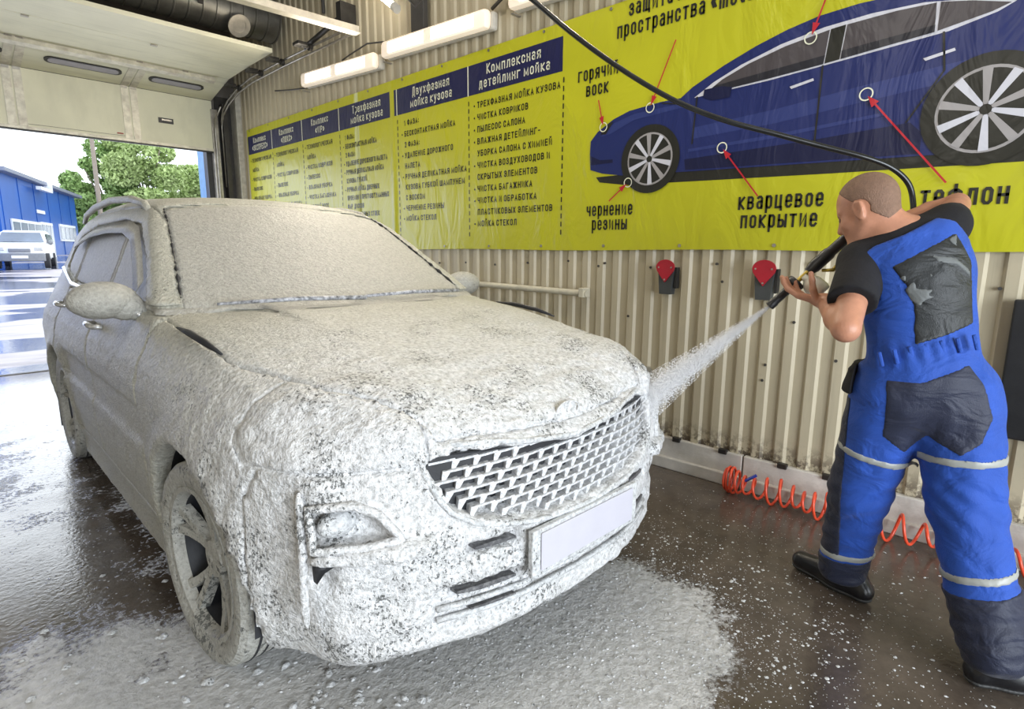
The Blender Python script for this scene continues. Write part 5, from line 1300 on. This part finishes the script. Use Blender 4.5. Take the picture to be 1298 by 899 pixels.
# ================================================================== lance, bottle, hose and spray
G0 = Vector((2.41, .616, 1.41)); G1 = Vector((2.30, .812, 1.17)); ga = (G1 - G0); GL = ga.length; ga.normalize()
lance = empty('spray_lance', G0, 0, 'black foam spray lance with white bottle held in both hands of the worker', 'lance')
def gp_(t, up=0.0): return ga * (t * GL) + Vector((0, 0, 1)) * up
q = ga
mb = MB(); mb.lathe([(.001, -.03), (.017, -.03), (.020, -.01), (.020, .05), (.024, .06), (.024, .13), (.018, .15), (.018, .155), (.001, .155)], (0, 0, 0), q, 24); mb.build('grip_body', M['gunmetal'], lance, smooth=True)
MB().lathe([(.001, 0), (.009, 0), (.009, .05), (.001, .05)], gp_(.46), q, 16).build('neck_tube', M['brass'], lance, smooth=True)
MB().lathe([(.001, 0), (.030, .0), (.033, .006), (.033, .020), (.030, .026), (.001, .026)], gp_(.62), q, 24).build('adjusting_ring', M['gunmetal'], lance, smooth=True)
MB().lathe([(.001, 0), (.016, 0), (.016, .10), (.018, .104), (.018, .128), (.012, .13), (.012, .10), (.001, .10)], gp_(.64), q, 24).build('nozzle', M['gunmetal'], lance, smooth=True)
mb = MB(); side = ga.cross(Vector((0, 0, 1))).normalized(); dn = side.cross(ga).normalized(); dn = dn if dn.z < 0 else -dn
mb.tube([gp_(.05) + dn * .03, gp_(.10) + dn * .05, gp_(.28) + dn * .056, gp_(.36) + dn * .03], [.006, .008, .008, .006], 8); mb.build('trigger', M['brass'], lance, smooth='all')
bax = (dn * 1.0 - side * .25).normalized()
MB().lathe([(.001, -.005), (.014, -.005), (.014, .010), (.030, .022), (.037, .04), (.038, .075), (.033, .088), (.001, .090)], gp_(.54) + bax * .006, bax, 28).build('foam_bottle', M['bottle_white'], lance, smooth='all')
hp_ = [(1.9, 1.875, 2.506), (1.95, 1.739, 2.386), (2.0, 1.608, 2.264), (2.07, 1.477, 2.15), (2.14, 1.33, 2.038), (2.22, 1.194, 1.949), (2.3, 1.046, 1.878), (2.4, .897, 1.826), (2.5, .751, 1.775), (2.58, .617, 1.729), (2.64, .537, 1.69), (2.68, .485, 1.637), (2.69, .462, 1.572), (2.66, .455, 1.50), (2.58, .50, 1.455), (2.48, .575, 1.45), (2.425, .60, 1.43)]
hp_ = [(1.72, 2.4, 3.05), (1.80, 2.15, 2.78)] + hp_
def smooth_path(P_, n=6):
    P_ = [Vector(p) for p in P_]; out = []
    for i in range(len(P_) - 1):
        a, b, c, d = P_[max(i - 1, 0)], P_[i], P_[i + 1], P_[min(i + 2, len(P_) - 1)]
        for k in range(n):
            t = k / n; out.append(.5 * ((2 * b) + (c - a) * t + (2 * a - 5 * b + 4 * c - d) * t * t + (3 * b - a - 3 * c + d) * t ** 3))
    out.append(P_[-1]); return out
H0 = Vector(hp_[0]); tag(MB().tube([p - H0 for p in smooth_path([(1.66, 2.7, 3.5), (1.68, 2.6, 4.55)][::-1] + hp_)], .0105, 10).build('pressure_hose', M['black_gloss'], loc=H0, smooth='all'), 'black pressure hose drooping from overhead across the banner to the lance', 'hose')
# foam jet: a cone of scattering mist
m_, nt_, p_ = _new('foam_jet'); nt_.nodes.remove(p_); b_ = NB(nt_)
vol = b_.n('ShaderNodeVolumePrincipled'); vol.inputs['Color'].default_value = (1, 1, 1, 1); vol.inputs['Anisotropy'].default_value = .3
jc = b_.coord(); js = b_.sep(jc); rr_ = b_.math('SQRT', b_.math('ADD', b_.math('MULTIPLY', js[0], js[0]), b_.math('MULTIPLY', js[1], js[1])))
cone_r = b_.math('ADD', b_.math('MULTIPLY', js[2], .15), .011)
prof_ = b_.maprange(b_.math('DIVIDE', rr_, cone_r), .15, 1.0, 1, 0, True)
dens = b_.math('DIVIDE', .8, b_.math('MULTIPLY', cone_r, 1.0)); nz_ = b_.maprange(b_.noise(9, b_.scale(jc, (3, 3, .8)), 3), .3, .7, .45, 1.3)
dens = b_.math('MULTIPLY', b_.math('MULTIPLY', dens, prof_), nz_); dens = b_.math('MULTIPLY', dens, b_.maprange(js[2], .35, .72, 1.0, .5))
nt_.links.new(dens, vol.inputs['Density']); nt_.links.new(vol.outputs[0], nt_.nodes['Material Output'].inputs['Volume'])
J0 = G0 + ga * (GL * .64 + .128); J1 = Vector((2.01, 1.20, .755)); jd = J1 - J0; jl = jd.length
mb = MB(); mb.lathe([(.001, 0), (.011, 0), (.011 + .15 * jl, jl), (.001, jl)], (0, 0, 0), (0, 0, 1), 36, closed=False)
jet = mb.build('foam_jet', m_, loc=J0, smooth=True); jet.rotation_euler = jd.to_track_quat('Z', 'Y').to_euler()
tag(jet, 'white fan of foam mist shooting from the lance at the car', 'spray', kind='stuff')

# droplets of the jet
r_ = np.random.default_rng(11); nd = 60000
t_ = r_.uniform(size=nd) ** .62; hh_ = t_ * jl; sp_ = (.006 + .145 * hh_) * np.abs(r_.normal(size=nd)).clip(0, 2.3) / 2.5; an_ = r_.uniform(0, 6.283, nd)
C_ = np.stack([sp_ * np.cos(an_), sp_ * np.sin(an_), hh_], 1); rd_ = r_.uniform(.0003, .0007, nd) * (1 + .4 * t_)
tet = np.array([(1, 1, 1), (1, -1, -1), (-1, 1, -1), (-1, -1, 1)]); V_ = (C_[:, None] + tet[None] * rd_[:, None, None] * np.array([1, 1, 2.2])).reshape(-1, 3)
Q_ = (np.array([(0, 1, 2), (0, 3, 1), (0, 2, 3), (1, 3, 2)])[None] + 4 * np.arange(nd)[:, None, None]).reshape(-1, 3)
dr = mesh_np('foam_droplets', V_, Q_, simple('droplet_foam', (.93, .93, .94), .5, var=.02, bump=0), jet, False); dr['kind'] = 'stuff'
# ================================================================== the yard beyond the gate
def struct_(o): o['kind'] = 'structure'; return o
mb = MB(); bm = mb.bm
prof_y = [(8.24, 0), (14, .12), (22, .42), (29, .66), (36, .95), (46, 1.15), (90, 1.3)]
pv = None
for y_, z_ in prof_y:
    a = bm.verts.new((-40, y_, z_)); b_ = bm.verts.new((45, y_, z_))
    if pv: bm.faces.new((pv[0], pv[1], b_, a))
    pv = (a, b_)
struct_(mb.build('yard_ground', M['asphalt'])).name = 'ground'
def gz_at(y): return float(np.interp(y, [a for a, _ in prof_y], [b for _, b in prof_y]))
# blue clad building: local x along the facade
bd = empty('building', (3.31, 32.47, 0), 0, 'long blue metal clad building with white framed windows across the yard', 'building')
fd = Vector((.336, .942, 0)).normalized(); bd.rotation_euler = (0, 0, math.atan2(fd.y, fd.x))
BL = 12.4
MB().b2((-1.6, 0, .3), (BL, .25, 4.40)).build('wall', M['blue_wall'], bd)
MB().b2((-1.6, -.35, 4.38), (BL + .4, .6, 4.55), .02).build('roof_edge', M['roof_grey'], bd)
MB().b2((BL - .1, .2, .3), (BL, 10, 4.4)).build('end_wall', M['blue_wall'], bd)
for x in np.arange(-1.2, BL, 2.4): MB().b2((x, -.03, .3), (x + .05, 0, 4.38)).build('panel_joint', M['blue_wall'], bd)
def bwin(x0, x1, z0, z1, n):
    w = MB().b2((x0, -.07, z0), (x1, -.01, z1)).build('window', M['pvc'], bd)
    pw = (x1 - x0) / n
    for k in range(n): MB().b2((x0 + pw * k + .09, -.09, z0 + .10), (x0 + pw * (k + 1) - .09, -.07, z1 - .12)).build('pane', M['glass_far'], w)
bwin(-.45, 3.9, 1.45, 2.58, 4); bwin(3.95, 6.1, .9, 2.62, 3); bwin(7.6, 11.4, 1.75, 2.66, 4)
MB().b2((4.7, -.5, 4.1), (4.95, -.2, 5.0)).build('flue_pipe', M['pvc'], bd)
MB().b2((2.8, -.5, 4.05), (4.9, -.3, 4.2)).build('pipe_arm', M['pvc'], bd)
MB().b2((3.6, -.06, 3.02), (5.0, -.02, 3.18)).build('sign_board', M['pvc'], bd)
bn = empty('building.001', (1.2, 32.0, .3), 0, 'bright blue wall corner at the far left edge of the gate opening', 'building')
MB().b2((-8, -6, -.2), (.62, -5.2, 4.35)).build('wall', M['blue_wall_bright'], bn); MB().b2((-8, -6.05, 4.35), (.66, -5.2, 4.5)).build('roof_edge', M['roof_grey'], bn)

# parked white estate car
vx, vy = 3.12, 28.4; vz = gz_at(vy)
van = empty('car.001', (vx, vy, vz), R(-12), 'small white estate car with grey bumper parked across the yard', 'car')
prof = [(-1.9, .35), (-1.95, .75), (-1.85, .95), (-1.1, 1.02), (-.55, 1.42), (0, 1.56), (1.6, 1.60), (2.15, 1.50), (2.3, .95), (2.3, .35)]
def slab(w0, zlo=None):
    mb = MB(); bm = mb.bm; rows = []
    for (y, z) in prof:
        w = .86 if z < 1.0 else .86 - (z - 1.0) * .30
        if y < -1.7: w -= .10
        rows.append([bm.verts.new((sx * w, y, z)) for sx in (-1, 1)])
    n = len(rows)
    for i in range(n): bm.faces.new((rows[i][0], rows[i][1], rows[(i + 1) % n][1], rows[(i + 1) % n][0]))
    bm.faces.new([r[0] for r in rows]); bm.faces.new([r[1] for r in reversed(rows)])
    bmesh.ops.bevel(bm, geom=bm.edges[:], offset=.06, segments=2, affect='EDGES', clamp_overlap=True)
    return mb
slab(1).build('body', M['car_white'], van, smooth=True)
mb = MB(); bm = mb.bm; bm.faces.new([bm.verts.new(p) for p in ((-.74, -1.08, 1.05), (.74, -1.08, 1.05), (.62, -.58, 1.44), (-.62, -.58, 1.44))]); mb.poly; o = mb.build('windscreen', M['glass_far'], van); o.location = (0, -.03, .03)
for sx in (-1, 1):
    mb = MB(); bm = mb.bm; bm.faces.new([bm.verts.new(p) for p in ((sx * .865, -.80, 1.05), (sx * .865, 2.05, 1.05), (sx * .76, 1.95, 1.42), (sx * .76, -.40, 1.42))]); mb.build('side_window', M['glass_far'], van)
    MB().b2((sx * .60 - .14, -1.96, .72), (sx * .60 + .14, -1.86, .86), .02).build('headlight', M['chrome_wet'], van)
    MB().sphere((sx * .93, -.75, 1.05), .09, (1, .7, 1), n=10).build('wing_mirror', M['car_grey'], van)
    for yy in (-1.25, 1.35):
        mb = MB(); mb.cyl((sx * .70, yy, .31), (sx * .88, yy, .31), .31, n=20); mb.build('wheel', M['far_tyre'], van)
MB().b2((-.80, -2.02, .30), (.80, -1.85, .62), .04).build('bumper', M['car_grey'], van)
MB().b2((-.34, -1.99, .66), (.34, -1.90, .80), .02).build('grille', M['car_grey'], van)
MB().b2((-.26, -2.04, .42), (.26, -2.01, .53)).build('number_plate', M['car_white'], van)
van.scale = (.88, .88, .88)
# leafy trees
def tree(x, y, z, hgt, rad, nleaf, mat, label, seed, clumps=16):
    t = empty('tree', (x, y, z), 0, label, 'tree', None); r = np.random.default_rng(seed)
    mb = MB(); mb.cyl((0, 0, 0), (.1, 0, hgt * .55), .22, .10, 8)
    for k in range(5):
        a = r.uniform(0, 6.28); mb.cyl((.05, 0, hgt * .3), (math.cos(a) * rad * .6, math.sin(a) * rad * .6, hgt * .72), .08, .03, 6)
    mb.build('trunk', M['bark'], t)
    cc = [];
    for k in range(clumps):
        a = r.uniform(0, 6.28); q = r.uniform(0, 1) ** .5 * rad * .75; zz = r.uniform(.25, .92) * hgt; sh = 1 - .55 * max(0, (zz / hgt - .6) / .4)
        cc.append((math.cos(a) * q * sh, math.sin(a) * q * sh, zz, rad * r.uniform(.28, .45)))
    cc = np.array(cc); idx = r.integers(0, clumps, nleaf); d = r.normal(size=(nleaf, 3)); d /= np.linalg.norm(d, axis=1)[:, None]
    rad_ = cc[idx, 3] * (.55 + .45 * r.uniform(size=nleaf) ** .5); P_ = cc[idx, :3] + d * rad_[:, None] * np.array([1, 1, .8])
    s_ = r.uniform(.09, .19, nleaf); a = r.normal(size=(nleaf, 3)); a /= np.linalg.norm(a, axis=1)[:, None]; b_ = np.cross(a, r.normal(size=(nleaf, 3))); b_ /= np.linalg.norm(b_, axis=1)[:, None]
    V = np.stack([P_ - a * s_[:, None], P_ - b_ * s_[:, None] * .5, P_ + a * s_[:, None], P_ + b_ * s_[:, None] * .5], 1).reshape(-1, 3)
    o = mesh_np('leaves', V, np.arange(nleaf * 4).reshape(-1, 4), M[mat], t, False); o['kind'] = 'stuff'
# placement: polar around the doorway sight lines
def dirpt(px_dir, dist): d = Vector((px_dir[0], px_dir[1], 0)).normalized(); return d * dist
for (dx_, dy_, dist, hgt, rad, n_, mt, lb, sd_) in (
    (.205, .980, 49, 7.6, 2.0, 12000, 'leaf', 'darker leafy tree straight behind the utility pole', 1),
    (.250, .968, 48, 9.4, 2.7, 22000, 'leaf_light', 'tallest leafy tree, in the middle of the gate opening', 2),
    (.172, .985, 48, 5.1, 1.5, 9000, 'leaf', 'low bushy tree beside the far end of the blue building', 3),
    (.318, .948, 52, 6.4, 3.0, 20000, 'leaf_light', 'lower pale green tree next to the gate jamb', 4)):
    p = dirpt((dx_, dy_), dist); tree(p.x, p.y, gz_at(p.y), hgt, rad, n_, mt, lb, sd_, 22)
p = dirpt((.194, .981), 41); pl = empty('utility_pole', (p.x, p.y, gz_at(p.y)), 0, 'grey utility pole standing in front of the trees in the yard', 'pole')
MB().cyl((0, 0, 0), (0, 0, 7.2), .13, .10, 10).build('pole', M['bark'], pl); MB().b2((-.7, -.05, 6.6), (.7, .05, 6.72)).build('cross_arm', M['bark'], pl)
# ================================================================== loose suds on the floor
def suds(name, n, fn, rmin, rmax, label, seed, mat='foam_wet'):
    r = np.random.default_rng(seed); P_ = []
    while len(P_) < n:
        c = fn(r, 4000); P_ += list(c)
    P_ = np.array(P_[:n]); rad = rmin + (rmax - rmin) * r.uniform(size=n) ** 7
    base = np.array([(1, 0, 0), (.5, .87, 0), (-.5, .87, 0), (-1, 0, 0), (-.5, -.87, 0), (.5, -.87, 0), (.45, .25, .55), (-.45, .3, .6), (0, -.5, .5)])
    fc = np.array([(0, 1, 6), (1, 2, 7), (1, 7, 6), (2, 3, 7), (3, 4, 7), (4, 8, 7), (4, 5, 8), (5, 0, 8), (0, 6, 8), (6, 7, 8)])
    ang = r.uniform(0, 6.28, n); ca, sa = np.cos(ang), np.sin(ang); j = 1 + .5 * r.normal(size=(n, 9, 2)).clip(-1, 1) * .5
    bx, by = base[None, :, 0] * j[:, :, 0], base[None, :, 1] * j[:, :, 1] * r.uniform(.5, 1, (n, 1))
    V = np.stack([(bx * ca[:, None] - by * sa[:, None]) * rad[:, None] + P_[:, None, 0], (bx * sa[:, None] + by * ca[:, None]) * rad[:, None] + P_[:, None, 1], base[None, :, 2] * rad[:, None] * .7 + .0006 + 0 * bx], 2)
    Fq = (fc[None] + 9 * np.arange(n)[:, None, None]).reshape(-1, 3)
    o = mesh_np(name, V.reshape(-1, 3), Fq, M[mat], None, True); tag(o, label, 'foam', kind='stuff'); return o
def f_right(r, n):
    x = r.uniform(1.0, 3.1, n); y = r.uniform(-.4, 1.75, n)
    p = np.exp(-np.maximum(0, np.hypot((x - 1.5) / .75, (y - .95) / .6) - .8) * 1.9); k = r.uniform(size=n) < p * (np.hypot(x - 2.4, y - .1) > .0); return np.stack([x, y], 1)[k]
def f_left(r, n):
    x = r.uniform(-.55, .95, n); y = r.uniform(.45, 3.2, n)
    p = np.exp(-np.maximum(0, np.hypot((x - .45) / .6, (y - 1.2) / .55) - .4) * 1.3); k = r.uniform(size=n) < p; return np.stack([x, y], 1)[k]
suds('foam_flecks', 9000, f_right, .0016, .0085, 'white foam flecks strewn over the wet floor right of the car', 3)
suds('foam_flecks', 3200, f_left, .002, .022, 'white foam flecks over the wet floor left of the front wheel', 4)
